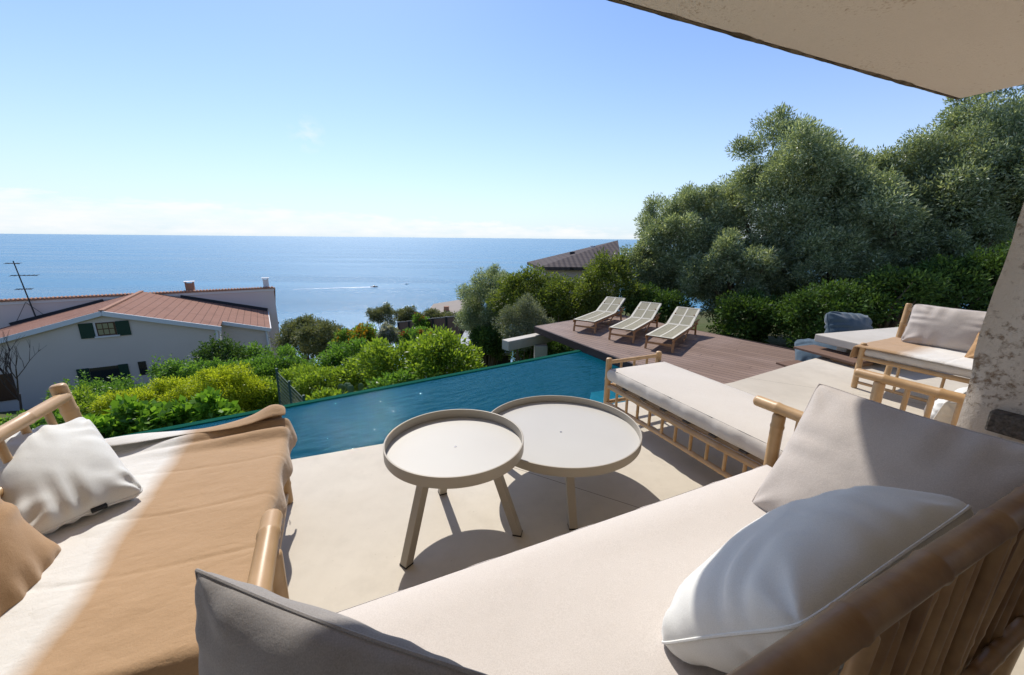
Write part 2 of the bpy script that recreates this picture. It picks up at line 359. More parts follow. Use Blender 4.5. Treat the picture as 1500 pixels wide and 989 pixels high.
def copy_tree(o, parent=None):
    c = o.copy(); COL.objects.link(c)
    if parent: c.parent = parent
    for k in kids(o): copy_tree(k, c)
    return c
rng = random.Random(7)
def bamboo_mb(p0, p1, r, seed=None, nodes=.22, mb=None, wob=.002):
    """a bamboo pole: slightly crooked, with a ridge at each node and rounded ends"""
    q = random.Random(seed if seed is not None else rng.random()); mb = mb or MB()
    p0 = Vector(p0); p1 = Vector(p1); L = (p1-p0).length; d = (p1-p0)/L
    t = [(0, .72), (.006/L, .95), (.014/L, 1)]
    s_ = q.uniform(.3, .9)*nodes
    while s_ < L-.03:
        t += [((s_-.014)/L, .985), ((s_-.004)/L, 1.07), ((s_+.003)/L, 1.07), ((s_+.012)/L, .975)]
        s_ += nodes*q.uniform(.8, 1.25)
    t += [(1-.014/L, 1), (1-.006/L, .95), (1, .72)]
    t.sort()
    t = [x for i, x in enumerate(t) if i == 0 or x[0]-t[i-1][0] > 1e-4]
    ph = q.uniform(0, 6); cs = []
    a = d.cross(Vector((0,0,1)) if abs(d.z) < .9 else Vector((1,0,0))).normalized(); b = a.cross(d)
    for k, _ in t:
        w = wob*math.sin(ph+k*L*5); cs.append(p0+d*(k*L)+a*w+b*wob*math.cos(ph*2+k*L*4))
    return mb.rings(cs, [r*x for _, x in t], 14)
def pole(name, p0, p1, r, parent, mt=None, seed=None): return bamboo_mb(p0, p1, r, seed).build(name, mt or BAMBOO, parent, True, angle=60)
def bpole(p0, p1, r, seed): return bamboo_mb(p0, p1, r, seed, .34, None, .0012)
def fbm(x, y, seed=0):
    s = 0; a = 1
    for i in range(4):
        k = 1.9**i
        s += a*math.sin(k*(x*1.7+y*.6)+seed*3.1+i)*math.cos(k*(y*1.5-x*.45)+seed*1.7+2.2*i); a *= .5
    return s
def mattress(name, x0, x1, y0, y1, z0, z1, mt, parent, rad=.03, seed=1, crown=.012):
    """box cushion with softly bulging sides and a piped top seam"""
    nx, ny = 40, 16; mb = MB(); P = []
    def top(i, j):
        u_ = i/(nx-1); v_ = j/(ny-1); e = min(min(u_, 1-u_)*(x1-x0), min(v_, 1-v_)*(y1-y0)); k = min(1, e/.10)
        return (x0+(x1-x0)*u_, y0+(y1-y0)*v_, z1 - .012*(1-k)**2 + crown*k + .004*fbm(u_*5, v_*4, seed)*k)
    ring = [(i, 0) for i in range(nx)]+[(nx-1, j) for j in range(1, ny)]+[(i, ny-1) for i in range(nx-2, -1, -1)]+[(0, j) for j in range(ny-2, 0, -1)]
    vs = [top(i, j) for j in range(ny) for i in range(nx)]
    fs = [(j*nx+i, j*nx+i+1, (j+1)*nx+i+1, (j+1)*nx+i) for j in range(ny-1) for i in range(nx-1)]
    cx, cy = (x0+x1)/2, (y0+y1)/2
    prev = [j*nx+i for i, j in ring]; H = z1-z0
    for lv, (f, o) in enumerate(((.12, .006), (.3, .016), (.55, .019), (.8, .014), (.95, .004), (1.0, -.01))):
        cur = []
        for q, (i, j) in enumerate(ring):
            x, y, z = top(i, j); nx_ = (1 if i == nx-1 else -1 if i == 0 else 0); ny_ = (1 if j == ny-1 else -1 if j == 0 else 0)
            oo = o*(1+.25*math.sin(q*.9+seed)+.2*math.sin(q*2.3)); vs.append((x+nx_*oo, y+ny_*oo, z1-.012-H*f+.010)); cur.append(len(vs)-1)
        n = len(ring)
        for q in range(n): fs.append((prev[q], cur[q], cur[(q+1)%n], prev[(q+1)%n]))
        prev = cur
    fs.append(tuple(prev))
    o = mb.add(vs, fs).build(name, mt, parent, True, angle=75)
    pm = MB(); loop = [Vector(top(i, j))+Vector((0, 0, -.004)) for i, j in ring]; loop.append(loop[0])
    pm.rings(loop, [.0042]*len(loop), 6, False).build('piping', PIPING, o, True)
    return o
def pillow(name, label, c, ux, uy, w, h, t, mt, seed=1, group=None, pipe=None, pinch=.06, sag=0, wr=1.0, soft=.07):
    """a filled cushion cover: pointed corners, seams pulled in between them, wrinkles running in from the seams"""
    ux = Vector(ux).normalized(); uy = Vector(uy); uy = (uy-ux*uy.dot(ux)).normalized(); nn = ux.cross(uy)
    n = 41; mb = MB(); q = random.Random(seed); ph = [q.uniform(0, 6) for _ in range(8)]
    def pt(a, b, side):
        ea = 1-a*a; eb = 1-b*b
        x = a*(1-pinch*(eb**1.0)*abs(a)**3)*w/2; y = b*(1-pinch*(ea**1.0)*abs(b)**3)*h/2
        rc = 1-soft*(abs(a)*abs(b))**7; x *= rc; y *= rc
        k = max(ea, 0)**.48*max(eb, 0)**.48
        # wrinkles: fine near the seams, running inwards
        edge = (1-ea)*(1-abs(b)**4)*math.sin(b*13+ph[0]+2*math.sin(b*5+ph[1]))+(1-eb)*(1-abs(a)**4)*math.sin(a*14+ph[2]+2*math.sin(a*4+ph[3]))
        cor = sum(math.exp(-((abs(a-sa)+abs(b-sb))*1.5)**2)*math.sin(9*math.atan2(b-sb*1.05, a-sa*1.05)+ph[4+i]) for i, (sa, sb) in enumerate(((1,1),(1,-1),(-1,1),(-1,-1))))
        zz = side*k*t/2*(1+.06*fbm(a*1.5, b*1.5, seed)) + side*wr*(.13*edge*k**.5+.16*cor*k**.45)*t*.55
        y -= sag*h*k*(1-b)*.3
        return ux*x+uy*y+nn*zz
    g = [-math.cos(math.pi*i/(n-1)) for i in range(n)]; g = [.55*v+.45*(-1+2*i/(n-1)) for i, v in enumerate(g)]
    vs = []; fs = []
    for side in (1, -1):
        k0 = len(vs); vs += [pt(a, b, side) for b in g for a in g]
        for j in range(n-1):
            for i in range(n-1):
                f = (k0+j*n+i, k0+j*n+i+1, k0+(j+1)*n+i+1, k0+(j+1)*n+i); fs.append(f if side > 0 else f[::-1])
    mb.add(vs, fs); o = mb.build(name, mt, None, True, angle=180)
    bm = bmesh.new(); bm.from_mesh(o.data); bmesh.ops.remove_doubles(bm, verts=bm.verts, dist=1e-5); bm.to_mesh(o.data); bm.free()
    o.data.polygons.foreach_set('use_smooth', [True]*len(o.data.polygons))
    o.location = c; tag(o, label, 'pillow', group)
    loop = [pt(a, -1, 1) for a in g]+[pt(1, b, 1) for b in g[1:]]+[pt(a, 1, 1) for a in g[::-1][1:]]+[pt(-1, b, 1) for b in g[::-1][1:]]
    MB().rings(loop, [.0035 if not pipe else .0055]*len(loop), 6, False).build('piping', pipe or mt, o, True)
    return o

# ------------------------------------------------------------------ ground, sea, pool, terrace, deck
def sstep(a, b, x): k = min(1, max(0, (x-a)/(b-a))); return k*k*(3-2*k)
def gz(x, y):
    left = -2.3-.36*(y-4.5) if y > 4.5 else -2.3
    right = -.75-.10*max(0, y-7)-.25*max(0, y-20)
    k = sstep(-.5, 4.5, x-.12*max(0, y-7))
    z = left*(1-k)+right*k
    if y < 4.2 and x < 6: z = min(z, -2.3)
    return max(z+.12*fbm(x*.5, y*.5, 3), -62)
xs = [-220,-150,-100,-70,-50,-40]+[-32+i*1.0 for i in range(60)]+[30,36,44,56,75,110,160]
ys = [-12,-6,-2]+[0+i*.8 for i in range(56)]+[46,50,56,64,74,86,100,118,140,170,200]
P = [[(x, y, gz(x, y)) for x in xs] for y in ys]
tag(grid_obj('ground', P, SOIL), kind='structure')

def sea_mat():
    M = mat('sea_water', (.012, .075, .17), .16, .35); n = N(M)
    o = n.co('Object'); mp_ = n.new('ShaderNodeMapping'); mp_.inputs['Scale'].default_value = (.03, .10, .1); n.ln(o, mp_.inputs[0])
    a = n.noise(mp_.outputs[0], 5.0, 7, .62); mp2_ = n.new('ShaderNodeMapping'); mp2_.inputs['Scale'].default_value = (.0016, .010, 1); n.ln(o, mp2_.inputs[0])
    b = n.noise(mp2_.outputs[0], 1.0, 5, .6)
    n.ln(n.ramp(b, (.35, (.010, .125, .225)), (.65, (.02, .18, .31))), n.b.inputs['Base Color'])
    n.ln(n.ramp(b, (.35, (.22, .22, .22)), (.65, (.34, .34, .34))), n.b.inputs['Roughness'])
    n.bump(a, .45, 1.6); return M
SEA_Z = -60.0
mb = MB(); mb.add([(-150000, 60, SEA_Z), (150000, 60, SEA_Z), (150000, 150000, SEA_Z), (-150000, 150000, SEA_Z)], [(0, 1, 2, 3)])
tag(mb.build('sea', sea_mat()), kind='structure')

WZ = -.42
inf0 = Vector((-6.5, 1.38)); inf1 = Vector((1.36, 6.5)); idir = (inf1-inf0).normalized(); inrm = Vector((-idir.y, idir.x))
edge_pts = [(-7.5, -.31), (-1.46, 2.29), (1.08, 3.33), (2.24, 3.82), (3.55, 4.6), (4.72, 5.27), (8.0, 7.15)]
terr = edge_pts+[(10, 5), (10, -5), (-7.5, -5)]
tag(MB().prism(terr, -2.6, 0).build('terrace', TERR, None, False, .008), kind='structure')
dk_l0, dk_l1 = (.47, 7.76), (2.75, 3.9)
deck_poly = [(.47, 7.76), (1.47, 5.85), (2.45, 3.98), (3.50, 4.62), (4.66, 5.28), (5.05, 5.50), (4.59, 6.0), (3.61, 7.47), (2.41, 9.26)]
tag(MB().prism(deck_poly, -.345, -.30).build('deck', DECK), kind='structure')
fas = MB(); 
for a, b in (((.47, 7.76), (1.47, 5.85)), ((1.47, 5.85), (2.44, 3.99)), ((.47, 7.76), (2.41, 9.26)), ((2.41, 9.26), (3.61, 7.47)), ((3.61, 7.47), (5.05, 5.50))):
    dd = (Vector(b)-Vector(a)).normalized(); oo = Vector((-dd.y, dd.x))*.017
    if (Vector(a)+oo-Vector((2.6, 6))).length < (Vector(a)-Vector((2.6, 6))).length: oo = -oo
    fas.bar(Vector((*(Vector(a)+oo), -.363)), Vector((*(Vector(b)+oo), -.363)), .03, .122)
FASM = mat('deck_fascia', (.045, .028, .026), .6, .3)
tag(fas.build('deck_edge_board', FASM), kind='structure')
# pool shell and water
pool_poly = [(-6.9, -.05), (-1.46, 2.30), (1.08, 3.34), (2.24, 3.83), (3.2, 4.4), (2.2, 6.6), (1.75, 6.75), (1.36, 6.5), (-6.5, 1.38)]
shell = MB()
n = len(pool_poly); vs = [(p[0], p[1], -1.75) for p in pool_poly]+[(p[0], p[1], WZ-.012) for p in pool_poly]
shell.add(vs, [tuple(range(n))]+[(i, (i+1)%n, n+(i+1)%n, n+i) for i in range(n)])
tag(shell.build('pool_basin', POOLT), kind='structure')
def water_mat():
    M = bpy.data.materials.new('pool_water'); M.use_nodes = True; n = N(M); t = n.t; t.nodes.remove(n.b)
    o = n.co('Object', (1, 1.0, 1), R(-33)); mp_ = n.new('ShaderNodeMapping'); mp_.inputs['Scale'].default_value = (5.5, 12, 8); n.ln(o, mp_.inputs[0])
    a = n.noise(mp_.outputs[0], 1.0, 5, .55); b = n.noise(o, 2.2, 3)
    bp = n.new('ShaderNodeBump'); bp.inputs['Strength'].default_value = .55; bp.inputs['Distance'].default_value = .045
    n.ln(n.math('ADD', a, n.math('MULTIPLY', b, .6)), bp.inputs['Height'])
    fr = n.new('ShaderNodeFresnel'); fr.inputs[0].default_value = 1.33; n.ln(bp.outputs[0], fr.inputs['Normal'])
    gl = n.new('ShaderNodeBsdfGlossy'); gl.inputs['Roughness'].default_value = .02; n.ln(bp.outputs[0], gl.inputs['Normal'])
    tr = n.new('ShaderNodeBsdfRefraction'); tr.inputs['IOR'].default_value = 1.33; tr.inputs['Roughness'].default_value = .0
    tr2 = n.new('ShaderNodeBsdfTransparent'); tr2.inputs['Color'].default_value = (.42, .74, .86, 1)
    mx = n.new('ShaderNodeMixShader'); gl.inputs['Color'].default_value = (.58, .88, .95, 1); n.ln(n.math('MULTIPLY', fr.outputs[0], .7), mx.inputs[0]); df = n.new('ShaderNodeBsdfDiffuse'); df.inputs['Color'].default_value = (.003, .10, .15, 1); m2 = n.new('ShaderNodeMixShader'); m2.inputs[0].default_value = .55; n.ln(tr2.outputs[0], m2.inputs[1]); n.ln(df.outputs[0], m2.inputs[2]); n.ln(bp.outputs[0], df.inputs['Normal']); n.ln(m2.outputs[0], mx.inputs[1]); n.ln(gl.outputs[0], mx.inputs[2])
    n.ln(mx.outputs[0], t.nodes['Material Output'].inputs[0]); return M
wp = MB(); wp.add([(p[0], p[1], WZ) for p in pool_poly], [tuple(range(n))])
tag(wp.build('pool_water', water_mat()), kind='structure')
rim = MB(); a = inf0; b = inf1+idir*.25
rim.prism([tuple(a), tuple(b), tuple(b+inrm*.09), tuple(a+inrm*.09)], -3.2, WZ+.012)
tag(rim.build('pool_rim', RIM, None, False, .01), kind='structure')
stp = MB(); q_ = [at_z(866, 575, -.62), at_z(975, 556, -.62)]
stp.prism([(.55, 3.13), (2.2, 3.80), (q_[1].x, q_[1].y), (q_[0].x, q_[0].y)], -1.74, -.62)
stp.prism([(.80, 3.23), (2.1, 3.76), (1.75, 4.5), (.62, 4.0)], -.62, -.50)
tag(stp.build('pool_steps', STEPT), kind='structure')

# ------------------------------------------------------------------ concrete beam and post under the deck
bz = -.50
t = thing('pergola_beam', 'pale concrete beam on a square post sticking out beneath the deck corner', 'beam', (0, 0, 0))
pA = at_y(740, 506, 7.3); pB = at_y(815, 492, 8.2); pB.z = pA.z
MB().bar(pA, pB, .20, .19).build('beam', BEAMC, t, False, .012)
pc = at_y(792, 515, 7.75); MB().box(pc.x-.13, pc.x+.13, pc.y-.11, pc.y+.11, gz(pc.x, pc.y)-.3, pA.z-.1).build('post', BEAMC, t, False, .012)

# ------------------------------------------------------------------ roof slab and pillar
RZ = 2.89
k = (RZ-1.4)/1.2; e1 = Vector((.51, 2.42))*k; cor = Vector((3.84, 3.84))*k; rd = (cor-e1).normalized(); sd = Vector((.404, -.915))
back = cor+sd*9.5; left = e1-rd*6.0
rr = thing('roof_overhang', 'pale rendered roof slab jutting out over the terrace, stained along its edge', 'roof', (0, 0, 0))
rp = [tuple(left), tuple(cor), tuple(back), tuple(left+sd*9.5)]
MB().prism(rp, RZ, RZ+.28).build('slab', ROOFM, rr, False, .02)
# the ragged stained drip edge under the front lip
q = random.Random(3); em = MB(); rd3 = Vector((rd.x, rd.y, 0)); nrm = Vector((rd.y, -rd.x, 0))
L = (cor-left).length; nseg = 260; rows = []
for i in range(nseg+1):
    p = left+(cor-left)*(i/nseg); f = 1-.75*sstep(.86, 1.0, i/nseg)
    d = .008+.022*abs(fbm(i*.13, .3, 2))*f+q.uniform(0, .006)
    rows.append([(p.x-nrm.x*.012, p.y-nrm.y*.012, RZ+.05), (p.x-nrm.x*.006, p.y-nrm.y*.006, RZ-.006-d*.25), (p.x+nrm.x*d, p.y+nrm.y*d, RZ-.004)])
grid_obj('drip_edge', rows, EDGEM, rr)
bwl = MB(); w0_ = OA_ = Vector((-.59, .805)); uu_ = Vector((.908, .42)); vv_ = Vector((.42, -.908)); a_ = w0_-uu_*4.5+vv_*1.75; b_ = w0_+uu_*4.6+vv_*1.75  # unseen house wall behind the camera, added to lower the ambient light under the roof
bwl.prism([tuple(a_), tuple(b_), tuple(b_+vv_*.3), tuple(a_+vv_*.3)], 0, RZ-.004)
tag(bwl.build('wall', mat('unseen_house_wall', (.48, .42, .36), .9, .15, noise=(1, .3, (.54, .48, .41), (1, 1, 1)))), kind='structure')
# pillar
pl = thing('pillar', 'rough rendered pillar with flaking stained plaster beside the daybeds', 'pillar', (0, 0, 0))
PX, PY, PLZ = 1.905, 1.575, .60
u2 = Vector((.908, .42)); v2 = Vector((.42, -.908))
def pillar_mb(x0, y0, z0, z1, w, batter, seed):
    nz, nn = 26, 14; rows = []; o = Vector((x0, y0))
    per = [(a/nn*w, 0) for a in range(nn)]+[(w, a/nn*w) for a in range(nn)]+[(w-a/nn*w, w) for a in range(nn)]+[(0, w-a/nn*w) for a in range(nn)]
    for i in range(nz+1):
        z = z0+(z1-z0)*i/nz; b = batter*(z-z0); row = []
        for jj, (a, c) in enumerate(per+per[:1]):
            a2 = a+b*(1 if a < w*.1 else -1 if a > w*.9 else 0); c2 = c+b*(1 if c < w*.1 else -1 if c > w*.9 else 0)
            d = .008*fbm(z*3+seed, (jj % len(per))*.35, seed)
            p = o+u2*(a2+d)+v2*(c2+d*.7); row.append((p.x, p.y, z))
        rows.append(row)
    return rows
grid_obj('shaft', pillar_mb(PX, PY, PLZ, RZ+.01, .62, .006, 1), PILLARM, pl)
base = grid_obj('base', pillar_mb(PX-.035, PY-.012+.02, 0, PLZ, .70, .0, 4), PILLARM, pl)
cap = MB(); o2 = Vector((PX-.035, PY+.008)); cap.add([(*(o2+u2*a+v2*b), PLZ-.002) for a, b in ((0,0),(.7,0),(.7,.7),(0,.7))], [(0,1,2,3)]); cap.build('base_top', PILLARM, pl)
def on_pillar(x, y):
    o3 = Vector((PX, PY, 0)); nv = Vector((u2.x, u2.y, 0)); d = ray(x, y)
    tt = (o3-EYE).dot(nv)/d.dot(nv); return EYE+d*tt
b0 = on_pillar(1453, 612); 
wbm = thing('beam_end', 'dark weathered timber end let into the rough pillar', 'timber', (0, 0, 0))
dv = Vector((v2.x, v2.y, 0)); un = Vector((u2.x, u2.y, 0))
MB().bar(b0-un*.02, b0-un*.02+dv*.34, .07, .085).build('timber', WOODOLD, wbm, False, .008)

# ------------------------------------------------------------------ tripod tray tables
def tray_table(name, label, c, zr, r, hr, foot, leg_w, group):
    t = thing(name, label, 'table', (c[0], c[1], 0), 0, group)
    z0 = zr-hr
    MB().lathe([(.001, z0), (r-.006, z0), (r, z0+.004), (r, zr-.001), (r-.0015, zr), (r-.006, zr), (r-.0075, zr-.001), (r-.0075, z0+.010)], 128).build('rim', TABLE_M, t, True, angle=35)
    MB().lathe([(r-.0075, z0+.008), (r-.02, z0+.007), (.001, z0+.007)], 96).build('tray', TRAY_M, t, True)
    MB().lathe([(.0065, z0+.0072), (.0065, z0+.0085), (.001, z0+.0088)], 12).build('centre_screw', METAL, t, True)
    for fx, fy in foot:
        d = Vector((fx-c[0], fy-c[1], 0)); tp = d*.55; tp.z = z0-.001; ft = d.copy(); ft.z = .006
        lg = MB(); u_ = d.normalized(); s_ = Vector((-u_.y, u_.x, 0)); w = leg_w/2; vs = []
        for p in (ft, tp):
            for a, b in ((-1,-1),(1,-1),(1,1),(-1,1)): vs.append(p+u_*a*w+s_*b*w)
        lo = lg.add(vs, [(0,3,2,1),(4,5,6,7),(0,1,5,4),(1,2,6,5),(2,3,7,6),(3,0,4,7)]).build('leg', TABLE_M, t, False, .003)
        g = MB(); vs = [Vector((ft.x, ft.y, 0))+u_*a*w*1.02+s_*b*w*1.02 for a, b in ((-1,-1),(1,-1),(1,1),(-1,1))]
        g.prism([(v.x, v.y) for v in vs], 0, .008).build('rubber_foot', BLACK, lo)
    return t
GT = 'round tray tables on three splayed legs'
c1 = (-.266, 1.717); tri = [(-.456, 1.46), (.036, 1.655), (-.385, 1.97)]
tray_table('tray_table', 'smaller and taller of the two round tray tables, its rim overlapping the other', c1, .48, .3265, .055, tri, .042, GT)
c2 = (.288, 2.102); q0 = math.atan2(-.99, .06)
tri2 = [(c2[0]+.40*math.cos(q0+2*math.pi*i/3), c2[1]+.40*math.sin(q0+2*math.pi*i/3)) for i in range(3)]
tray_table('tray_table', 'wider and lower of the two round tray tables, partly tucked under the other', c2, .36, .4454, .052, tri2, .042, GT)

# ------------------------------------------------------------------ bamboo daybed A (front, with back and arms)
ANG_A = math.atan2(.42, .908); OA = Vector((-.59, .805, 0))
def build_daybed(label, loc, rz, length, group, with_back=True, mx=.05, ae=-.26):
    t = thing('daybed', label, 'daybed', loc, rz, group); Ls = length
    for x in (0, Ls):
        pole('front_post', (x, .035, 0), (x, .035, .63), .027, t)
        pole('back_post', (x, -.74, 0), (x, -.77, .84), .027, t)
        pole('arm_rail', (x, .155, .652), (x, ae, .652), .0265, t); pole('middle_post', (x, ae+.035, 0), (x, ae+.035, .635), .022, t)
        pole('end_rail', (x, .03, .27), (x, -.74, .27), .022, t)
        for y in ((-.05, -.14) if ae > -.5 else (-.09, -.19, -.29, -.39, -.49, -.59)): pole('arm_spindle', (x, y, .27), (x, y, .64), .0125, t)
    pole('front_rail', (0, 0, .275), (Ls, 0, .275), .023, t); pole('lower_rail', (0, 0, .13), (Ls, 0, .13), .018, t)
    for i in range(1, 15): pole('front_spindle', (Ls*i/15, 0, .135), (Ls*i/15, 0, .27), .011, t)
    pole('back_rail', (0, -.735, .30), (Ls, -.735, .30), .023, t)
    for i in range(1, 12): MB().box(Ls*i/12-.02, Ls*i/12+.02, -.73, -.01, .288, .298).build('slat', BAMBOO, t)
    if with_back:
        pole('top_rail', (-.07, -.765, .848), (Ls+.09, -.765, .860), .027, t, BAMBOO_DARK, 5)
        q = random.Random(11)
        n_ = 31
        for i in range(n_):
            x = .05+(Ls-.1)*i/(n_-1); j = q.uniform(-.012, .012)
            bpole((x+j*2, -.748+q.uniform(-.010, .010), .22), (x-j, -.768+q.uniform(-.008, .008), .835), q.uniform(.0095, .0155), q.random()).build('back_pole', BAMBOO_DARK, t, True, angle=60)
        pole('brace_rail', (-.02, -.783, .34), (Ls+.03, -.783, .40), .017, t, BAMBOO_DARK, 8)
    mattress('mattress', mx, Ls-.09, -.70, .0, .305, .425, LINEN, t, seed=3)
    return t
build_daybed('beige cushioned bamboo daybed with a pole back, nearest the camera', OA, ANG_A, 2.02, 'bamboo daybeds with arms')

# ------------------------------------------------------------------ bench B (backless daybed) at right angles
ANG_B = math.atan2(-.915, .404); OB = Vector((.762, 2.975, 0))
tB = thing('bench', 'long backless bamboo bench with pale mattress pointing at the pool', 'bench', OB, ANG_B)
LB, WB = 1.55, .50
for x in (0, LB):
    for y in (0, WB): pole('post', (x, y, 0), (x, y, .50), .024, tB)
    pole('top_rail', (x, .0, .468), (x, WB, .468), .016, tB)
    pole('end_rail', (x, 0, .27), (x, WB, .27), .018, tB); pole('lower_rail', (x, 0, .13), (x, WB, .13), .016, tB)
    for y in (.12, .25, .38): pole('end_spindle', (x, y, .27), (x, y, .46), .010, tB)
for y, nm in ((0, 'side_rail'), (WB, 'side_rail')):
    pole(nm, (0, y, .268), (LB, y, .268), .0195, tB); pole('lower_rail', (0, y, .13), (LB, y, .13), .0165, tB)
    pole(nm, (0.02, y+(.045 if y == 0 else -.045), .285), (LB, y+(.045 if y == 0 else -.045), .285), .017, tB)
    for i in range(1, 13): pole('spindle', (LB*i/13, y, .13), (LB*i/13, y, .262), .0105, tB)
for i in range(1, 8): MB().box(LB*i/8-.022, LB*i/8+.022, .0, WB, .302, .312).build('slat', WOODOLD, tB)
mattress('mattress', .035, LB-.01, -.005, .53, .322, .432, CREAM, tB, seed=9)

# ------------------------------------------------------------------ daybed E (behind the pillar)
build_daybed('bamboo daybed behind the pillar, only its left arm in view', (2.10, 2.10, 0), ANG_A, 1.9, 'bamboo daybeds with arms', True, .62, -.76)

# ------------------------------------------------------------------ loveseats C and D
def loveseat(label, loc, rz, Lx, group):
    t = thing('loveseat', label, 'loveseat', loc, rz, group); D = .70
    for x in (0, Lx):
        pole('front_post', (x, 0, 0), (x, 0, .455), .025, t)
        pole('back_post', (x, D-.04, 0), (x, D+.06, .79), .027, t)
        pole('side_rail', (x, 0, .30), (x, D, .30), .020, t); pole('side_rail', (x, 0, .37), (x, D, .385), .017, t)
    pole('front_rail', (0, 0, .31), (Lx, 0, .31), .021, t)
    pole('rear_rail', (0, D, .31), (Lx, D, .31), .021, t)
    pole('top_rail', (0, D+.05, .735), (Lx, D+.05, .735), .024, t); pole('mid_rail', (0, D+.028, .575), (Lx, D+.028, .575), .018, t)
    for i in range(1, 9): pole('back_spindle', (Lx*i/9, D+.005, .33), (Lx*i/9, D+.05, .73), .0125, t)
    for i in range(1, 4): pole('front_spindle', (Lx*i/4, 0, .06), (Lx*i/4, 0, .31), .011, t)
    pole('stretcher', (0, 0, .06), (Lx, 0, .06), .014, t)
    mattress('seat_cushion', .02, Lx-.02, .015, D-.02, .33, .415, CREAM, t, seed=2)
    return t
GL = 'bamboo loveseats under camel throws'
AD = math.atan2(.915, -.404); OD = Vector((-.73, .80, 0))
loveseat('bamboo loveseat by the pool edge left of the tray tables', OD, AD, 1.17, GL)
AC = math.atan2(-.893, .45); OC = Vector((3.38, 3.70, 0))
loveseat('small bamboo loveseat on the far terrace, half behind the pillar', OC, AC, 1.17, GL)
def throw(name, label, loc, rz, x0, x1, y0, y1, ex0, ex1, ey0, ztop, mt, seed, ribbon=False):
    """a throw laid over a seat: local x along the seat, y towards its back; hangs over x0, x1 and the front edge y0"""
    nx, ny = 150, 60; rows = []
    for j in range(ny+1):
        b = (y0-ey0)+(y1-y0+ey0)*j/ny; row = []
        for i in range(nx+1):
            a = (x0-ex0)+(x1-x0+ex0+ex1)*i/nx
            dx = max(x0-a, a-x1, 0); dy = max(y0-b, 0); rr_ = .035
            def fold(d):  # d beyond the edge -> outward, downward
                if d <= 0: return 0, 0
                an = min(d/rr_, math.pi/2); o_ = rr_*math.sin(an); dn = rr_*(1-math.cos(an))+max(0, d-rr_*math.pi/2); return o_, dn
            ox, dnx = fold(dx); oy, dny = fold(dy)
            X = (x0-ox if a < x0 else x1+ox if a > x1 else a); Y = y0-oy if b < y0 else b
            dn = max(dnx, dny)
            w = fbm(a*4, b*4, seed); cr = .004*w
            Z = ztop+cr-dn
            # hanging ruffles
            h = min(1, dn/.10)
            if dn > 0:
                Y -= h*(.010+.012*math.sin(a*21+seed)) if dny >= dnx else 0
                X += (1 if a > x1 else -1)*h*(.012+.014*math.sin(b*19+seed)) if dnx > dny else 0
            # soft creases running from front to back
            for cx_, am in ((x0+.28*(x1-x0), .003), (x0+.52*(x1-x0), .0035), (x0+.77*(x1-x0), .003)):
                Z -= am*math.exp(-((a-cx_-.10*(b-.3)+.02*math.sin(b*6))/.008)**2)
            if ribbon:
                # the far end is pushed up into loose folds
                f = sstep(x1-.16, x1-.02, a)*(1 if dn < .02 else .5)
                Z += f*(.018+.035*abs(math.sin((a-x1)*30+2.0*b+seed)))*(.55+.45*math.sin(b*5+1))
            row.append((X, Y, Z))
        rows.append(row)
    o = grid_obj(name, rows, mt, None, .006, 1); o.location = loc; o.rotation_euler = (0, 0, rz)
    return tag(o, label, 'throw', 'camel throws with a white band')
tD = throw('throw', 'camel throw with white band draped over the loveseat beside the pool', OD, AD, -.02, 1.19, -.02, .74, .12, .10, .14, .437, throw_mat('camel_throw_lengthwise', 1, .35, .42, .84, .90), 1, True)
tC = throw('throw', 'camel throw with white band on the loveseat beside the pillar', OC, AC, -.02, 1.19, -.02, .70, .16, .10, .04, .437, throw_mat('camel_throw_crosswise', 0, .26, .40, 2.0, 2.1), 4)
# loose ribbon of the far hem and a fringe at the front corner
q = random.Random(5); fr = MB()
for i in range(26):
    y = -.03+i*.012; z0 = .30+.02*math.sin(i); p = Vector((1.245+.01*math.sin(i*.8), y-.01, z0))
    fr.rings([p, p+Vector((.006*q.uniform(-1,1), .004*q.uniform(-1,1), -.018)), p+Vector((.012*q.uniform(-1,1), .008*q.uniform(-1,1), -.036))], [.0022, .002, .0012], 5)
fr.build('fringe', BROWNF, tD, True)
hem = []
for i in range(49):
    x_ = i/48; row = []
    for j in range(9):
        k_ = j/8; y = -.03+.80*x_
        lift = .05*math.exp(-((x_-.05)/.1)**2)+.015*math.sin(x_*9)+.02
        row.append((1.17+.075*math.sin(k_*math.pi)+.02*math.sin(x_*11+k_*2), y+.012*math.sin(k_*5+x_*8), .447+lift*math.sin(k_*math.pi*.85)+.02*k_))
    hem.append(row)
grid_obj('folded_hem', hem, tD.data.materials[0], tD, .006, 1)

# ------------------------------------------------------------------ pillows
GP = 'loose pillows on the bamboo seats'
Ax = Vector((.908, .42, 0)); Ay = Vector((-.42, .908, 0)); Zv = Vector((0, 0, 1))
def A(u_, v_, z): return OA+Ax*u_-Ay*v_+Zv*z
# near left grey pillow
tl = Vector((-.612, .632, .76)); pr = Vector((.953, -.30, -.02)).normalized(); pup = Vector((-.06, .10, 1)).normalized()
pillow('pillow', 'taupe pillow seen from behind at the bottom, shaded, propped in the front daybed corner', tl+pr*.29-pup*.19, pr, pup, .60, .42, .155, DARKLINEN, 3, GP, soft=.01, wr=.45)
# right taupe pillow
bl = A(1.58, .12, .43); tp_ = A(1.87, .26, .87); rv = (-Ay).normalized()
upv = (tp_-bl); upv = upv-rv*upv.dot(rv)
pillow('pillow', 'large taupe pillow leaning on the right arm of the front daybed', (bl+tp_)/2+rv*.27, rv, upv, .60, .54, .18, GREYLINEN, 8, GP, soft=.03, wr=.6)
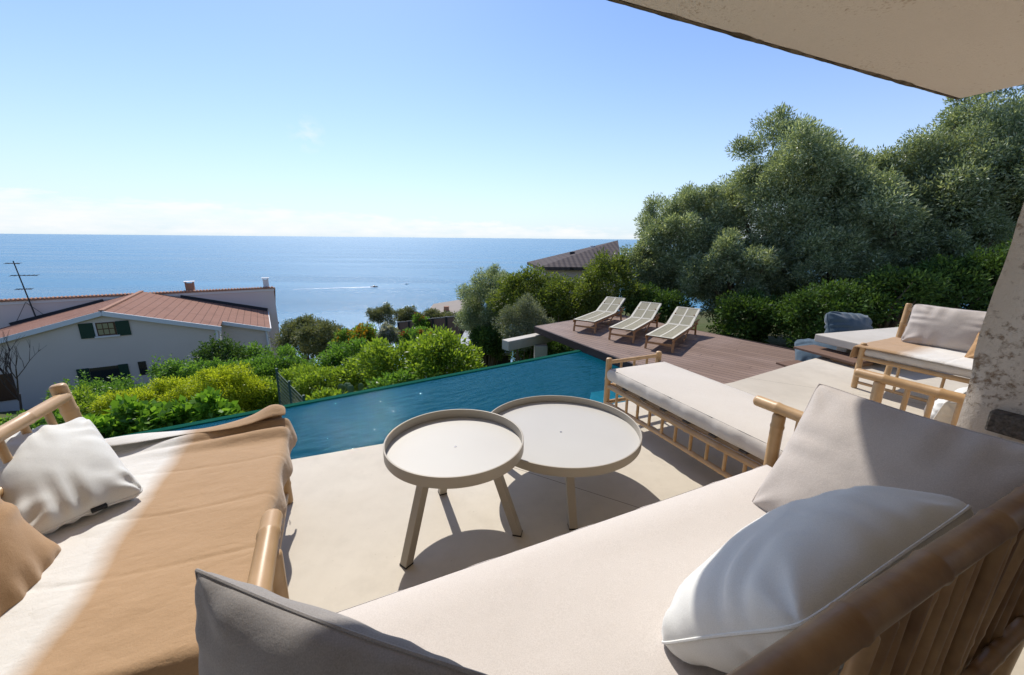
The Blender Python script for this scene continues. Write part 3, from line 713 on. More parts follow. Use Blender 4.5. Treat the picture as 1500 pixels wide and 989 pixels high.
# white pillow against the back
c1_ = A(.83, .48, .455); c3_ = A(.85, .735, .79); c2_ = A(1.48, .73, .82)
pillow('pillow', 'white pillow lying against the bamboo pole back of the front daybed', (c1_+c2_)/2+Vector((-.01, .03, 0)), c2_-c3_, c3_-c1_, (.66), .47, .29, WHITE, 5, GP, pinch=.04, wr=.6)
# loveseat D pillows
Dx = Vector((-.404, .915, 0)); Dy = Vector((-.915, -.404, 0))
def Dp(x, y, z): return OD+Dx*x+Dy*y+Zv*z
pw = pillow('pillow', 'white pillow with small black tag on the loveseat beside the pool', Vector((-1.655, 1.29, .56)), (.48, .88, -.03), (-.82, .34, .36), .32, .52, .18, WHITE, 12, GP)
_ux = Vector((.48, .88, -.03)).normalized(); _uy = Vector((-.82, .34, .36)); _uy = (_uy-_ux*_uy.dot(_ux)).normalized(); _n = _ux.cross(_uy)
for _s in (1,): _p = _ux*.03-_uy*.245+_n*.006; MB().bar(_p-_ux*.02, _p+_ux*.02, .020, .012, _n).build('tag', BLACK, pw)
pillow('pillow', 'camel brown pillow at the left edge, next to the white tagged one', Dp(.33, .64, .545), Dx*1.0-Dy*.1, Dy*.42+Zv*.9, .46, .44, .18, BROWNF, 14, GP)
Cx = Vector((.45, -.893, 0)); Cy = Vector((.893, .45, 0))
def Cp(x, y, z): return OC+Cx*x+Cy*y+Zv*z
pillow('pillow', 'taupe pillow resting upright on the far loveseat by the pillar', Cp(.40, .58, .62), Cx, Cy*.28+Zv, .66, .40, .17, GREYLINEN, 17, GP)
pillow('pillow', 'small camel pillow tucked in front of the far taupe one', Cp(.80, .40, .53), Cx, Cy*.5+Zv*.6, .44, .32, .13, BROWNF, 19, GP)
wE = at_z(1372, 612, .50)
pillow('pillow', 'pale cream pillow glimpsed through the arm spindles beside the pillar', Vector((2.66, 2.24, .40)), (.9, .42, .1), (-.15, -.3, .8), .46, .30, .14, WHITE, 21, GP)

# ------------------------------------------------------------------ sun loungers on the deck
DZ = -.30
def make_lounger():
    t = thing('sun_lounger', '', 'sun lounger', (0, 0, DZ), 0, 'teak sun loungers on the deck'); W, Ls, Lb = .416, 1.16, .60; hs = .215; hh = .445; w = W/2
    for y in (-w, w):
        MB().bar((0, y, hs-.02), (Ls+.50, y, hs-.02), .022, .04).build('side_rail', TEAK, t, False, .003)
        MB().bar((.08, y, hs-.03), (.04, y, 0), .032, .024, (1,0,0)).build('leg', TEAK, t, False, .003)
        MB().bar((Ls+.36, y, hs+.01), (Ls+.42, y, 0), .032, .024, (1,0,0)).build('leg', TEAK, t, False, .003)
        MB().bar((Ls-.05, y*.9, hs-.05), (Ls-.32, y*.9, .03), .018, .018, (1,0,0)).build('strut', TEAK, t, False, .002)
    MB().bar((.06, -w, .10), (.06, w, .10), .02, .03).build('stretcher', TEAK, t, False, .002)
    MB().bar((Ls+.40, -w, .09), (Ls+.40, w, .09), .02, .03).build('stretcher', TEAK, t, False, .002)
    arm = MB()
    for y in (-w-.012, w+.012): arm.bar((Ls+.20, y, hs+.035), (Ls+.52, y, hs+.05), .03, .02)
    arm.build('adjuster_arm', TEAK, t, False, .002)
    pr = MB(); pr.bar((Ls+.34, -w*.8, hs+.16), (Ls+.44, -w*.8, hs), .015, .02); pr.bar((Ls+.34, w*.8, hs+.16), (Ls+.44, w*.8, hs), .015, .02); pr.build('prop', TEAK, t)
    sl_ = MB(); n_ = 13
    for i in range(n_):
        x = .02+(Ls-.06)*i/(n_-1); sl_.box(x, x+.058, -w+.012, w-.012, hs-.012, hs-.004)
    sl_.build('seat_slats', TEAK, t)
    # woven seat: strips of cord with narrow gaps, edged and halved by cream tape
    def weave(name, p0, p1, rows, sag):
        p0 = Vector(p0); p1 = Vector(p1); e = MB(); f = (p1-p0)
        nn = Vector((-f.z, 0, f.x)).normalized(); k = 0
        for r_ in range(rows):
            a0 = (r_+.06)/rows; a1 = (r_+.80)/rows
            vs = []
            for a in (a0, a1):
                for yy in (-w+.01, -w*.33, w*.33, w-.01): vs.append(p0+f*a+Vector((0, yy, 0))-nn*(sag*(1-(yy/w)**2)*math.sin(math.pi*a)))
            e.add(vs, [(0,1,5,4),(1,2,6,5),(2,3,7,6)])
        o = e.build(name, ROPE, t); s = o.modifiers.new('solid', 'SOLIDIFY'); s.thickness = .006
        tp = MB()
        for y, ww in ((-w+.016, .036), (0, .024), (w-.016, .036)):
            vs = []
            for i in range(9):
                a = i/8
                for s_ in (-1, 1): vs.append(p0+f*a+Vector((0, y+s_*ww/2, 0))-nn*(sag*(1-(y/w)**2)*math.sin(math.pi*a))+nn*.005)
            tp.add(vs, [(2*i, 2*i+1, 2*i+3, 2*i+2) for i in range(8)])
        for a in (0.0, .5, .965):
            if name == 'seat_weave' and a == .5: continue
            vs = []
            for aa in (a, a+.035):
                for i in range(7):
                    y = -w+.005+(2*w-.01)*i/6; vs.append(p0+f*aa+Vector((0, y, 0))-nn*(sag*(1-(y/w)**2)*math.sin(math.pi*aa))+nn*.007)
            tp.add(vs, [(i, i+1, 8+i, 7+i) for i in range(6)])
        o2 = tp.build('tape', TAPE, o); s = o2.modifiers.new('solid', 'SOLIDIFY'); s.thickness = .004
    weave('seat_weave', (0, 0, hs+.006), (Ls, 0, hs), 30, .012)
    weave('back_weave', (Ls, 0, hs+.004), (Ls+Lb, 0, hh), 16, .004)
    bf = MB()
    for y in (-w, w): bf.bar((Ls-.02, y*.985, hs-.004), (Ls+Lb+.01, y*.985, hh-.006), .02, .022)
    bf.bar((Ls+Lb, -w, hh), (Ls+Lb, w, hh), .03, .022)
    bf.build('back_frame', TAPE, t, False, .002)
    return t
l0 = make_lounger()
lab = ['woven sun lounger farthest from the bench, at the deck end by the green bushes', 'middle woven sun lounger of the row of three on the deck', 'woven sun lounger nearest the bench, with the broadest shadow on bare deck']
for i, (x, y, a) in enumerate(((1.33, 7.247, R(57.3)), (1.845, 6.577, R(56.3)), (2.293, 6.03, R(53.7)))):
    o = l0 if i == 0 else copy_tree(l0)
    o.location = (x, y, DZ); o.rotation_euler = (0, 0, a); o['label'] = lab[i]

# ------------------------------------------------------------------ cream slab table, wooden steps, bean bags
P0 = Vector((3.87, 4.95)); sx = Vector((.3, -.95)).normalized(); sy = Vector((.915, .404))
st = thing('slab_table', 'low cream concrete slab table behind the far loveseat', 'table', (P0.x, P0.y, 0), math.atan2(sx.y, sx.x))
MB().box(0, .86, 0, 1.9, .155, .25).build('top', SLABC, st, False, .01)
MB().box(.12, .24, .25, 1.7, -.02, .155).build('leg', SLABC, st, False, .006); MB().box(.62, .74, .25, 1.7, 0, .155).build('leg', SLABC, st, False, .006)
ws = thing('wooden_steps', 'two dark wooden step treads with open ends below the cream slab', 'steps', (P0.x, P0.y, 0), math.atan2(sx.y, sx.x))
MB().box(-.10, .62, -.20, .16, .045, .072).build('tread', TEAK if False else FENCEB, ws, False, .004)
MB().box(-.05, .50, -.52, -.16, -.125, -.098).build('tread', FENCEB, ws, False, .004)
MB().box(.30, .60, -.10, .16, -.02, .045).build('riser', TEAK, ws, False, .004)
def beanbag(label, c, ux, uy, w, h, t, seed):
    o = pillow('bean_bag', label, c, ux, uy, w, h, t, BLUEF, seed, 'blue grey bean bags', None, .03, .05, 1.0, .12)
    o['category'] = 'bean bag'; return o
bb1 = at_y(1250, 468, 5.75); beanbag('blue grey bean bag standing behind the cream slab', (bb1.x-.03, bb1.y, .13), (.97, .22, -.10), (-.12, .35, .9), .80, .52, .34, 2)
bb2 = at_y(1213, 520, 5.35); beanbag('slumped blue grey bean bag beneath the wooden treads', (bb2.x-.10, bb2.y-.04, -.12), (.85, -.50, .10), (.42, .55, .50), .66, .52, .26, 6)

# ------------------------------------------------------------------ neighbouring house
HA = at_y(150, 455, 22.0); HAng = math.atan2(.53, .848)
hs_ = thing('house', 'pale house with a terracotta gable roof and dark green shutters', 'house', (HA.x, HA.y, 0), HAng)
AZ = HA.z; SL = .278; gb = -10.5
wall = MB(); xr, xl = 5.1, -7.0
prof = [(xl, gb), (xr, gb), (xr, AZ-SL*xr-.10), (0, AZ-.10), (xl, AZ+SL*xl*.97-.10)]
n = len(prof); vs = [(x, 0, z) for x, z in prof]+[(x, 9.38, z) for x, z in prof]
wall.add(vs, [tuple(range(n)), tuple(range(n, 2*n))[::-1]]+[(i, n+i, n+(i+1)%n, (i+1)%n) for i in range(n)]); wall.build('wall', HWALL, hs_)
xw = 7.75; MB().add([(xr, 1.8, gb), (xw, 1.8, gb), (xw, 1.8, AZ-SL*xw-.12), (xr, 1.8, AZ-SL*xr-.12), (xr, 9.38, gb), (xw, 9.38, gb), (xw, 9.38, AZ-SL*xw-.12), (xr, 9.38, AZ-SL*xr-.12)],
   [(0,1,2,3), (1,5,6,2), (4,7,6,5), (3,2,6,7)]).build('wing_wall', HWALL, hs_)
def slope(x0, x1, y0, y1, mt, nm):
    s_ = SL if x1 > 0 else -SL*.97
    z = lambda x: AZ-s_*x
    m_ = MB(); th = .07; m_.add([(x0,y0,z(x0)-th),(x1,y0,z(x1)-th),(x1,y1,z(x1)-th),(x0,y1,z(x0)-th),(x0,y0,z(x0)),(x1,y0,z(x1)),(x1,y1,z(x1)),(x0,y1,z(x0))],
        [(0,3,2,1),(4,5,6,7),(0,1,5,4),(1,2,6,5),(2,3,7,6),(3,0,4,7)]); return m_.build(nm, mt, hs_)
rf = slope(0, 5.2, -.22, 9.3, TILES, 'roof'); slope(5.2, 7.9, 1.6, 9.3, TILES, 'roof'); slope(-7.4, 0, -.22, 9.3, TILES, 'roof')
MB().bar((0, -.22, AZ+.03), (0, 9.3, AZ+.03), .22, .08).build('ridge_tile', COPING, hs_)
MB().bar((0, -.26, AZ-.12), (5.25, -.26, AZ-SL*5.25-.12), .07, .26).build('fascia', FASCIA, hs_); MB().bar((0, -.26, AZ-.12), (-7.4, -.26, AZ-SL*.97*7.4-.12), .07, .26).build('fascia', FASCIA, hs_)
MB().bar((5.2, 1.55, AZ-SL*5.2-.10), (7.9, 1.55, AZ-SL*7.9-.12), .07, .24).build('fascia', FASCIA, hs_)
MB().bar((7.9, 1.55, AZ-SL*7.9-.08), (7.9, 9.3, AZ-SL*7.9-.08), .12, .14).build('gutter', SILL, hs_)
for x, y, z in ((4.95, -.09, AZ-SL*5), (7.62, 1.70, AZ-SL*7.6-.1)): MB().rings([(x, y, z), (x, y, gb)], [.06, .06], 10).build('downpipe', FASCIA, hs_, True)
for sgn in (1, -1):
    z = lambda x: AZ-SL*abs(x)
    MB().bar((sgn*2.2, 9.33, z(2.2)+.07), (sgn*(7.9 if sgn > 0 else 7.0), 9.33, z(7.9 if sgn > 0 else 7.0)+.12), .06, .26).build('flashing', DARKV, hs_)
# upper window with shutters
wnd = MB().box(-.42, .38, -.03, .05, -4.17, -3.42).build('window', FRAMEW, hs_)
pn = MB(); 
for i in range(3):
    for j in range(2): pn.box(-.36+i*.235, -.36+i*.235+.195, -.036, -.02, -4.10+j*.335, -4.10+j*.335+.28)
pn.build('pane', mat('pale_pane', (.30, .29, .17), .2, .5), wnd)
MB().box(-.55, .50, -.10, .02, -4.27, -4.18).build('sill', SILL, wnd)
MB().box(-.55, -.425, -.012, .01, -4.17, -3.40).build('frame', SILL, wnd)
for x0, x1 in ((-1.10, -.52), (.40, .98)): MB().box(x0, x1, -.06, -.005, -4.25, -3.40).build('shutter', SHUT, hs_, False, .01)
w2 = MB().box(-1.1, .45, -.025, .03, -7.2, -5.98).build('window', GLASS, hs_)
for x0, x1 in ((-1.62, -1.12), (.10, .52)): MB().box(x0, x1, -.06, -.004, -7.3, -5.95).build('shutter', SHUT, hs_)
w3 = MB().box(.96, 1.32, -.02, .03, -6.75, -5.92).build('window', GLASS, hs_); g_ = MB()
for i in range(5): g_.box(.98+i*.075, 1.0+i*.075, -.05, -.03, -6.75, -5.92)
g_.build('grille', ANT, w3)
MB().box(-4.9, -4.0, -.04, .02, -7.2, -5.75).build('door', FRAMEW, hs_)
# taller block behind
tb = thing('house', 'taller pink rendered block behind the gable roof, with a tiled parapet', 'house', (HA.x, HA.y, 0), HAng)
TZ = -2.98; MB().add([(-14, 9.42, -12.5), (8.56, 9.42, -12.5), (8.56, 17.5, -12.5), (-14, 17.5, -12.5), (-14, 9.42, TZ), (8.56, 9.42, TZ), (8.56, 17.5, TZ-2.6), (-14, 17.5, TZ-2.6)],
    [(0,3,2,1), (0,1,5,4), (1,2,6,5), (2,3,7,6), (3,0,4,7)]).build('wall', HWALL2, tb)
MB().add([(-14.2, 9.5, TZ+.0), (8.7, 9.5, TZ+.0), (8.7, 17.8, TZ-2.65), (-14.2, 17.8, TZ-2.65)], [(0,1,2,3)]).build('roof', TILES, tb)
cp = MB()
for i in range(110):
    x = -14+i*.206; cp.rings([(x, 9.22, TZ+.05), (x, 9.62, TZ+.06)], [.085, .085], 8)
cp.box(-14, 8.66, 9.28, 9.6, TZ-.02, TZ+.05); cp.build('parapet_tiles', COPING, tb, True)
MB().box(-14, 8.6, 9.36, 9.42, TZ-.24, TZ-.04).build('cornice', SILL, tb)
def chim(x, y, z0, z1, w, mt1):
    c_ = MB().box(x-w/2, x+w/2, y-w/2, y+w/2, z0, z1-.16).build('chimney', mt1, tb); MB().box(x-w/2-.07, x+w/2+.07, y-w/2-.07, y+w/2+.07, z1-.05, z1).build('cap', SILL, c_)
    for a in (-1, 1): MB().box(x+a*w/2-.06 if a > 0 else x-w/2, x+w/2 if a > 0 else x-w/2+.06, y-w/2, y+w/2, z1-.16, z1-.05).build('cap_post', mt1, c_)
chim(2.8, 10.2, TZ-.2, -2.2, .55, COPING); chim(8.05, 9.9, TZ-.2, -2.12, .42, SILL)
MB().box(8.565, 8.62, 9.55, 9.70, -6.2, -6.0).build('wall_lamp', METAL, tb)
# tv antenna
an = thing('tv_antenna', 'thin dark television antenna mast rising beside the terracotta roof', 'antenna', (HA.x, HA.y, 0), HAng)
MB().rings([(-5.62, 9.1, -4.6), (-5.95, 9.1, -.35)], [.045, .03], 8).build('mast', ANT, an, True)
for z, L_, n_ in ((-.5, .25, 4), (-1.30, .85, 6), (-2.2, .35, 5)):
    xm = -5.95+(-.35-z)*(.33/4.25); e = MB(); e.rings([(xm-.35, 9.05, z+.02), (xm+L_, 9.05, z-.03)], [.026, .026], 6)
    for i in range(n_): x = xm-.3+(L_+.28)*i/(n_-1); e.rings([(x, 8.65, z), (x, 9.45, z)], [.016, .016], 5)
    e.build('aerial', ANT, an, True)
for dx in (.12, -.15): MB().rings([(-5.75+dx*6, 9.25, -4.4), (-5.93, 9.1, -3.1)], [.015, .015], 5).build('stay', ANT, an, True)
# stairs railing right of the house
rl = thing('stair_railing', 'pale stair wall with thin railing going down beside the pink block', 'railing', (0, 0, 0))
a_ = at_y(412, 508, 26); b_ = at_y(462, 535, 24); MB().bar(a_+Vector((0, 0, -.35)), b_+Vector((0, 0, -.35)), .2, .5).build('stair_wall', HWALL2, rl)
MB().rings([a_+Vector((0, 0, .25)), b_+Vector((0, 0, .25))], [.03, .03], 6).build('handrail', ANT, rl)
for i in range(16): p = a_+(b_-a_)*(i/15); MB().rings([p+Vector((0, 0, -.15)), p+Vector((0, 0, .25))], [.015, .015], 5).build('baluster', ANT, rl)

# brown tiled roof on the right, fence, small buildings
rb = thing('house', 'house with brown tiled roof showing above the bushes right of the sea', 'house', (0, 0, 0))
qa = at_y(772, 384, 18.5); qb = at_y(905, 352, 19.5); qc = at_y(912, 392, 15.5); qd = at_y(790, 391, 15.0)
m_ = MB(); m_.add([qd, qc, qb, qa]+[v-Vector((0, 0, .12)) for v in (qd, qc, qb, qa)], [(0,1,2,3), (7,6,5,4), (0,4,5,1), (1,5,6,2), (2,6,7,3), (3,7,4,0)]); m_.build('roof', TILES_B, rb)
MB().add([qd+Vector((.25, .25, -.1)), qc+Vector((0, .25, -.1)), qc+Vector((0, .25, -4)), qd+Vector((.25, .25, -4)), qa+Vector((.3, 0, -.1)), qa+Vector((.3, 0, -4))], [(0, 3, 2, 1), (4, 5, 3, 0)]).build('wall', HWALL2, rb)
ch_ = at_y(838, 373, 17.5); MB().box(ch_.x-.10, ch_.x+.10, ch_.y-.1, ch_.y+.1, ch_.z-.35, ch_.z+.12).build('vent', DARKV, rb)
ch_ = at_y(868, 364, 18.6); MB().rings([ch_-Vector((0,0,.5)), ch_+Vector((0,0,.12))], [.12, .12], 10).build('flue', SILL, rb, True)
fb = thing('fence', 'brown panel fence beyond the flowering shrubs', 'fence', (0, 0, 0))
fa, fc = at_y(584, 474, 20), at_y(725, 458, 15)
MB().bar(fa+Vector((0, 0, -.40)), fc+Vector((0, 0, -.45)), .06, .9).build('panel', FENCEB, fb)
for i in range(8): p = fa+(fc-fa)*(i/7); MB().box(p.x-.05, p.x+.05, p.y-.09, p.y+.01, p.z-1.4, p.z+.08).build('post', DARKV, fb)
MB().bar(fa+Vector((0, 0, .06)), fc+Vector((0, 0, .02)), .10, .05).build('top_rail', METAL, fb)
sh = thing('house', 'distant low house with a pale flat roof and chimney above the olive tops', 'house', (0, 0, 0))
s0 = at_y(622, 456, 34); s1 = at_y(700, 447, 34); MB().add([s0+Vector((0,-3,-.5)), s1+Vector((0,-3,-.4)), s1+Vector((0,4,.2)), s0+Vector((0,4,.0))], [(0,1,2,3)]).build('roof', mat('pale_roof', (.30,.26,.22), .9, .1, noise=(2,.3,(.36,.31,.26),(1,1,1))), sh)
MB().box(s0.x+.2, s1.x-.1, s0.y-2.8, s0.y+3.8, s0.z-5, s0.z-.55).build('wall', HWALL2, sh)
MB().box(s0.x+1.7, s0.x+2.1, s0.y-.2, s0.y+.2, s0.z-.4, s0.z+.45).build('chimney', COPING, sh)
pv = thing('parking_shelter', 'low shelter with a pale flat roof beside the small grey olive', 'shelter', (0, 0, 0))
p0 = at_y(668, 500, 13); MB().box(p0.x, p0.x+1.9, p0.y-.6, p0.y+2.6, p0.z-.30, p0.z-.22).build('roof', mat('pale_membrane', (.40,.42,.44), .7, .2, noise=(3,.3,(.32,.34,.36),(1,1,1))), pv)
for x in (.1, 1.75): MB().box(p0.x+x, p0.x+x+.1, p0.y-.5, p0.y-.4, p0.z-2.2, p0.z-.30).build('post', DARKV, pv)
MB().box(p0.x+.1, p0.x+1.85, p0.y+.2, p0.y+.3, p0.z-2.2, p0.z-.32).build('panel', DARKV, pv)
# green wire fence near the pool rim
gf = thing('wire_fence', 'green wire mesh fence panel leaning by the pool rim', 'fence', (0, 0, 0))
w0 = Vector((-3.92, 6.3, -.80)); w1 = Vector((-3.05, 5.45, -.92)); hgt = 1.0; e = MB(); nst = 30
for i in range(nst+1): p = w0+(w1-w0)*(i/nst); e.bar(p, p-Vector((.05, 0, hgt)), .005, .005, (1, 0, 0))
for j in range(16): e.bar(w0-Vector((.05*j/15, 0, hgt*j/15)), w1-Vector((.05*j/15, 0, hgt*j/15)), .005, .005)
e.build('wire_mesh', MESHG, gf)
for i in (0, .5, 1): p = w0+(w1-w0)*i; MB().rings([p+Vector((0, 0, .06)), p-Vector((.05, 0, 1.6))], [.018, .018], 8).build('post', MESHG, gf, True)
# boats
def boat(label, c, L_, rot):
    t = thing('motor_boat', label, 'boat', c, rot); h = MB(); n_ = 10; rows = []
    for i in range(n_+1):
        x = -L_/2+L_*i/n_; w_ = L_*.16*(1-max(0, (i/n_-.45)/.55)**2.2)+.02; rows.append([(x, -w_, .9+.25*(i/n_)**2), (x, -w_*.6, -.2), (x, w_*.6, -.2), (x, w_, .9+.25*(i/n_)**2)])
    grid_obj('hull', rows, mat('hull_paint', (.08, .10, .13), .4, .4), t)
    MB().box(-L_*.45, L_*.3, -L_*.13, L_*.13, .7, .85).build('deck', SILL, t); MB().box(-L_*.12, L_*.15, -L_*.1, L_*.1, .85, 1.9).build('cabin', mat('cabin_dark', (.05,.06,.08), .3, .5), t, False, .15)
    return t
bp = at_z(548, 420.5, SEA_Z); bdir = at_z(640, 418, SEA_Z)-bp; boat('dark motor boat out at sea drawing a white wake', bp, 8.5, math.atan2(bdir.y, bdir.x))
FOAM = mat('foam', (.85, .88, .9), .6, .3)
wk = []; q = random.Random(2); wt = at_z(430, 424, SEA_Z)
for i in range(61):
    p = bp+(wt-bp)*(i/60); wd_ = (2.4+1.2*math.sin(i*.9)*q.random())*(1-i/75)+.3; wk.append([(p.x, p.y-wd_, SEA_Z+.12), (p.x, p.y, SEA_Z+.3*(1-i/60)+.14), (p.x, p.y+wd_, SEA_Z+.12)])
tag(grid_obj('boat_wake', wk, FOAM), kind='structure')
b2 = at_z(596, 416.5, SEA_Z); t = thing('motor_boat', 'tiny white boat right of the one with the wake', 'boat', b2, .3)
h = []; 
for i in range(9): x = -2.2+4.4*i/8; w_ = .75*(1-max(0, (i/8-.4)/.6)**2)+.02; h.append([(x, -w_, .8), (x, -w_*.5, -.1), (x, w_*.5, -.1), (x, w_, .8)])
grid_obj('hull', h, FOAM, t); MB().box(-.8, .6, -.5, .5, .6, 1.4).build('cabin', FOAM, t)
b2p = []
for i in range(13): p = b2+Vector((-3-i*.6, 0, .12)); b2p.append([(p.x, p.y-.8+i*.05, p.z), (p.x, p.y+.8-i*.05, p.z)])
tag(grid_obj('boat_wake', b2p, FOAM), kind='structure')

# ------------------------------------------------------------------ vegetation
NR = np.random.default_rng(5)
def leaf_mesh(name, cen, spr, cnt, Ll, Lw, mt, parent, out_c, upb=.25, seed=0, droop=0):
    """many folded lance-shaped leaves scattered in clumps: cen (K,3), spr (K,), per leaves each"""
    g = np.random.default_rng(seed); cnt = np.maximum(np.asarray(cnt, int), 1); n_ = int(cnt.sum())
    c = np.repeat(cen, cnt, 0); s_ = np.repeat(spr, cnt)
    d = g.normal(size=(n_, 3)); d /= np.linalg.norm(d, axis=1)[:, None]
    rad = s_*g.random(n_)**.6
    p = c+d*rad[:, None]*np.array([1, 1, .85])
    ax = d*.9+g.normal(size=(n_, 3))*.75+(p-out_c)/np.maximum(np.linalg.norm(p-out_c, axis=1), .1)[:, None]*.5; ax[:, 2] += upb-droop
    ax /= np.linalg.norm(ax, axis=1)[:, None]
    sd_ = np.cross(ax, g.normal(size=(n_, 3))); sd_ /= np.linalg.norm(sd_, axis=1)[:, None]
    nn_ = np.cross(ax, sd_)
    L_ = Ll*g.uniform(.65, 1.25, n_)[:, None]; w_ = Lw*g.uniform(.7, 1.2, n_)[:, None]/2
    v = np.empty((n_, 4, 3)); v[:, 0] = p; v[:, 1] = p+ax*L_*.45+sd_*w_+nn_*w_*.25; v[:, 2] = p+ax*L_; v[:, 3] = p+ax*L_*.45-sd_*w_+nn_*w_*.25
    me = bpy.data.meshes.new(name); me.vertices.add(n_*4); me.vertices.foreach_set('co', v.ravel())
    me.loops.add(n_*4); me.loops.foreach_set('vertex_index', np.arange(n_*4, dtype=np.int32)); me.polygons.add(n_)
    me.polygons.foreach_set('loop_start', np.arange(0, n_*4, 4, dtype=np.int32)); me.update(calc_edges=True)
    me.materials.append(mt); o = bpy.data.objects.new(name, me); COL.objects.link(o); o.parent = parent; return o
VEG_N = [0]
def plant(name, label, cat, cx, cy, Y, wpx, hpx, mt, group, leaf=(.055, .014), dens=1.0, clump=.20, spiky=0, trunk=True, upb=.25, hollow=.45, depth=1.0, cover=1.0, extra=None):
    """crown centred at picture point (cx,cy) at distance Y, wpx x hpx wide and high there"""
    VEG_N[0] += 1; seed = VEG_N[0]*17; g = np.random.default_rng(seed)
    c = at_y(cx, cy, Y); sc = Y/(F_PX*.97); rx = wpx*sc/2; rz = hpx*sc/2; ry = min(rx, max(rz, rx*.6))*depth
    gzv = gz(c.x, c.y)
    t = thing(name, label, cat, (c.x, c.y, gzv), 0, group); cc = np.array([0, 0, c.z-gzv])
    vol = 4/3*math.pi*rx*ry*rz; cr = clump*min(rx, rz, ry)*2*.62+.04
    K = int(min(420, max(24, 1.25*cover*(rx*ry+rx*rz+ry*rz)*4/(cr*cr*3.2))))
    d = g.normal(size=(K, 3)); d /= np.linalg.norm(d, axis=1)[:, None]
    lump = 1+.16*np.sin(d[:, 0]*3.1+seed)*np.cos(d[:, 2]*3.7+seed*2)+.12*np.sin(d[:, 1]*5+d[:, 2]*4+seed)
    rad = (hollow+(1-hollow)*g.random(K)**.6)*lump
    cen = d*rad[:, None]*np.array([rx-cr*.6, ry-cr*.6, rz-cr*.6])
    for _ in range(3):      # pull in clumps that would float free of the crown
        dd = np.linalg.norm(cen[:, None]-cen[None], axis=2); lone = (dd < 1.35*cr).sum(1) < 4; cen[lone] *= .9
    spr = cr*g.uniform(.65, 1.3, K); wts = (spr/cr)**2
    if spiky:
        ns = int(K*.30); sp = []
        for i in range(ns):
            b = cen[g.integers(K)]; 
            if b[2] < 0: continue
            hgt = spiky*g.uniform(.4, 1)
            for s_ in range(4): sp.append(b+np.array([g.normal()*.03, g.normal()*.03, hgt*(.3+.25*s_)]))
        if sp: sp = np.array(sp); wts = np.concatenate([wts, np.full(len(sp), .10)]); cen = np.vstack([cen, sp]); spr = np.concatenate([spr, np.full(len(sp), cr*.42)])
    area = 4*math.pi*((rx*ry)**1.6/3+(rx*rz)**1.6/3+(ry*rz)**1.6/3)**(1/1.6)
    ntot = int(min(95000, max(1200, dens*4.2*area/(leaf[0]*leaf[1]))))
    leaf_mesh('crown', cen+cc, spr, ntot*wts/wts.sum(), leaf[0], leaf[1], mt, t, cc, upb, seed)
    if trunk:
        tm = MB(); base = Vector((0, 0, -.15)); ct = Vector(cc); r0 = max(.02, min(.16, rx*.07))
        split = base+(ct-base)*.45; split.x += g.normal()*.08*rx
        tm.rings([base, base+(split-base)*.5+Vector((g.normal()*.03, 0, 0)), split], [r0*1.25, r0, r0*.85], 8)
        for i in range(9):
            e_ = Vector(cen[g.integers(K)])*.9+ct; md = split+(e_-split)*.5+Vector((g.normal()*.08*rx, g.normal()*.08*rx, .06*rz))
            tm.rings([split, md, e_], [r0*.6, r0*.35, r0*.1], 6)
        tm.build('trunk', BARK, t, True)
    if extra:
        emt, frac, es = extra; sel = cen[(cen[:, 2] > -.2*rz)]; sel = sel[g.random(len(sel)) < frac]
        if len(sel): leaf_mesh('blossom', sel+cc+np.array([0, -.25*cr, .4*cr]), np.full(len(sel), cr*.75), np.full(len(sel), 26), es, es*.7, emt, t, cc, .5, seed+1)
    return t
OL = (.090, .026)
G1 = 'olive trees beside the deck'; OG = dict(leaf=OL, clump=.125, spiky=.34, hollow=.4, cover=.72)
for lb, cx, cy, Y, w, h, dn in (
  ('tallest olive tree, its crown peaking right of the loungers', 1145, 292, 11.0, 215, 250, 1.15),
  ('olive tree rising directly behind the loungers, shorter than the peak', 1000, 352, 11.5, 165, 200, 1.0),
  ('broad olive tree just left of the roof corner', 1305, 318, 10.2, 270, 250, 1.15),
  ('olive tree reaching up to the underside of the roof corner', 1440, 255, 9.8, 240, 290, 1.1),
  ('olive tree at the right edge, half hidden by the pillar', 1560, 260, 9.2, 240, 330, .8),
  ('olive tree between the tallest crown and the broad one near the roof', 1232, 300, 11.2, 130, 170, 1.0),
  ('lower olive tree filling the gap below the tallest crown', 1205, 390, 9.8, 200, 170, .9),
  ('dense low olive tree right behind the third lounger', 1075, 405, 10.2, 190, 160, .9),
  ('olive tree low behind the far loveseat pillow', 1390, 372, 9.4, 220, 150, .9),
  ('slim grey olive tree at the left end of the olive row', 938, 402, 11.8, 90, 116, .8)):
    plant('olive_tree', lb, 'tree', cx, cy, Y, w*1.06, h*1.06, L_OLIVE, G1, dens=dn, **OG)
plant('cypress_tree', 'dark narrow cypress tip poking above the olive crowns', 'tree', 1386, 215, 15.0, 34, 100, L_DARK, None, leaf=(.06, .02), clump=.2, spiky=.2)
G2 = 'glossy shrubs under the olive trees'
for lb, cx, cy, Y, w, h in (
  ('glossy dark shrub just left of the pillar', 1415, 428, 7.6, 170, 130), ('glossy dark shrub behind the upper bean bag', 1310, 440, 7.5, 150, 110),
  ('dark shrub at the deck edge left of the bean bags', 1205, 462, 7.6, 150, 110), ('dark shrub at the deck edge behind the third lounger', 1100, 468, 8.6, 130, 90),
  ('dark shrub half hidden behind the pillar', 1510, 430, 7.2, 150, 190), ('low dark shrub between the first and second loungers', 965, 452, 9.6, 110, 70)):
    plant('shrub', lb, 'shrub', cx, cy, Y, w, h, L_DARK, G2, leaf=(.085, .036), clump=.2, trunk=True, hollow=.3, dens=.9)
G3 = 'bushes beyond the deck end'
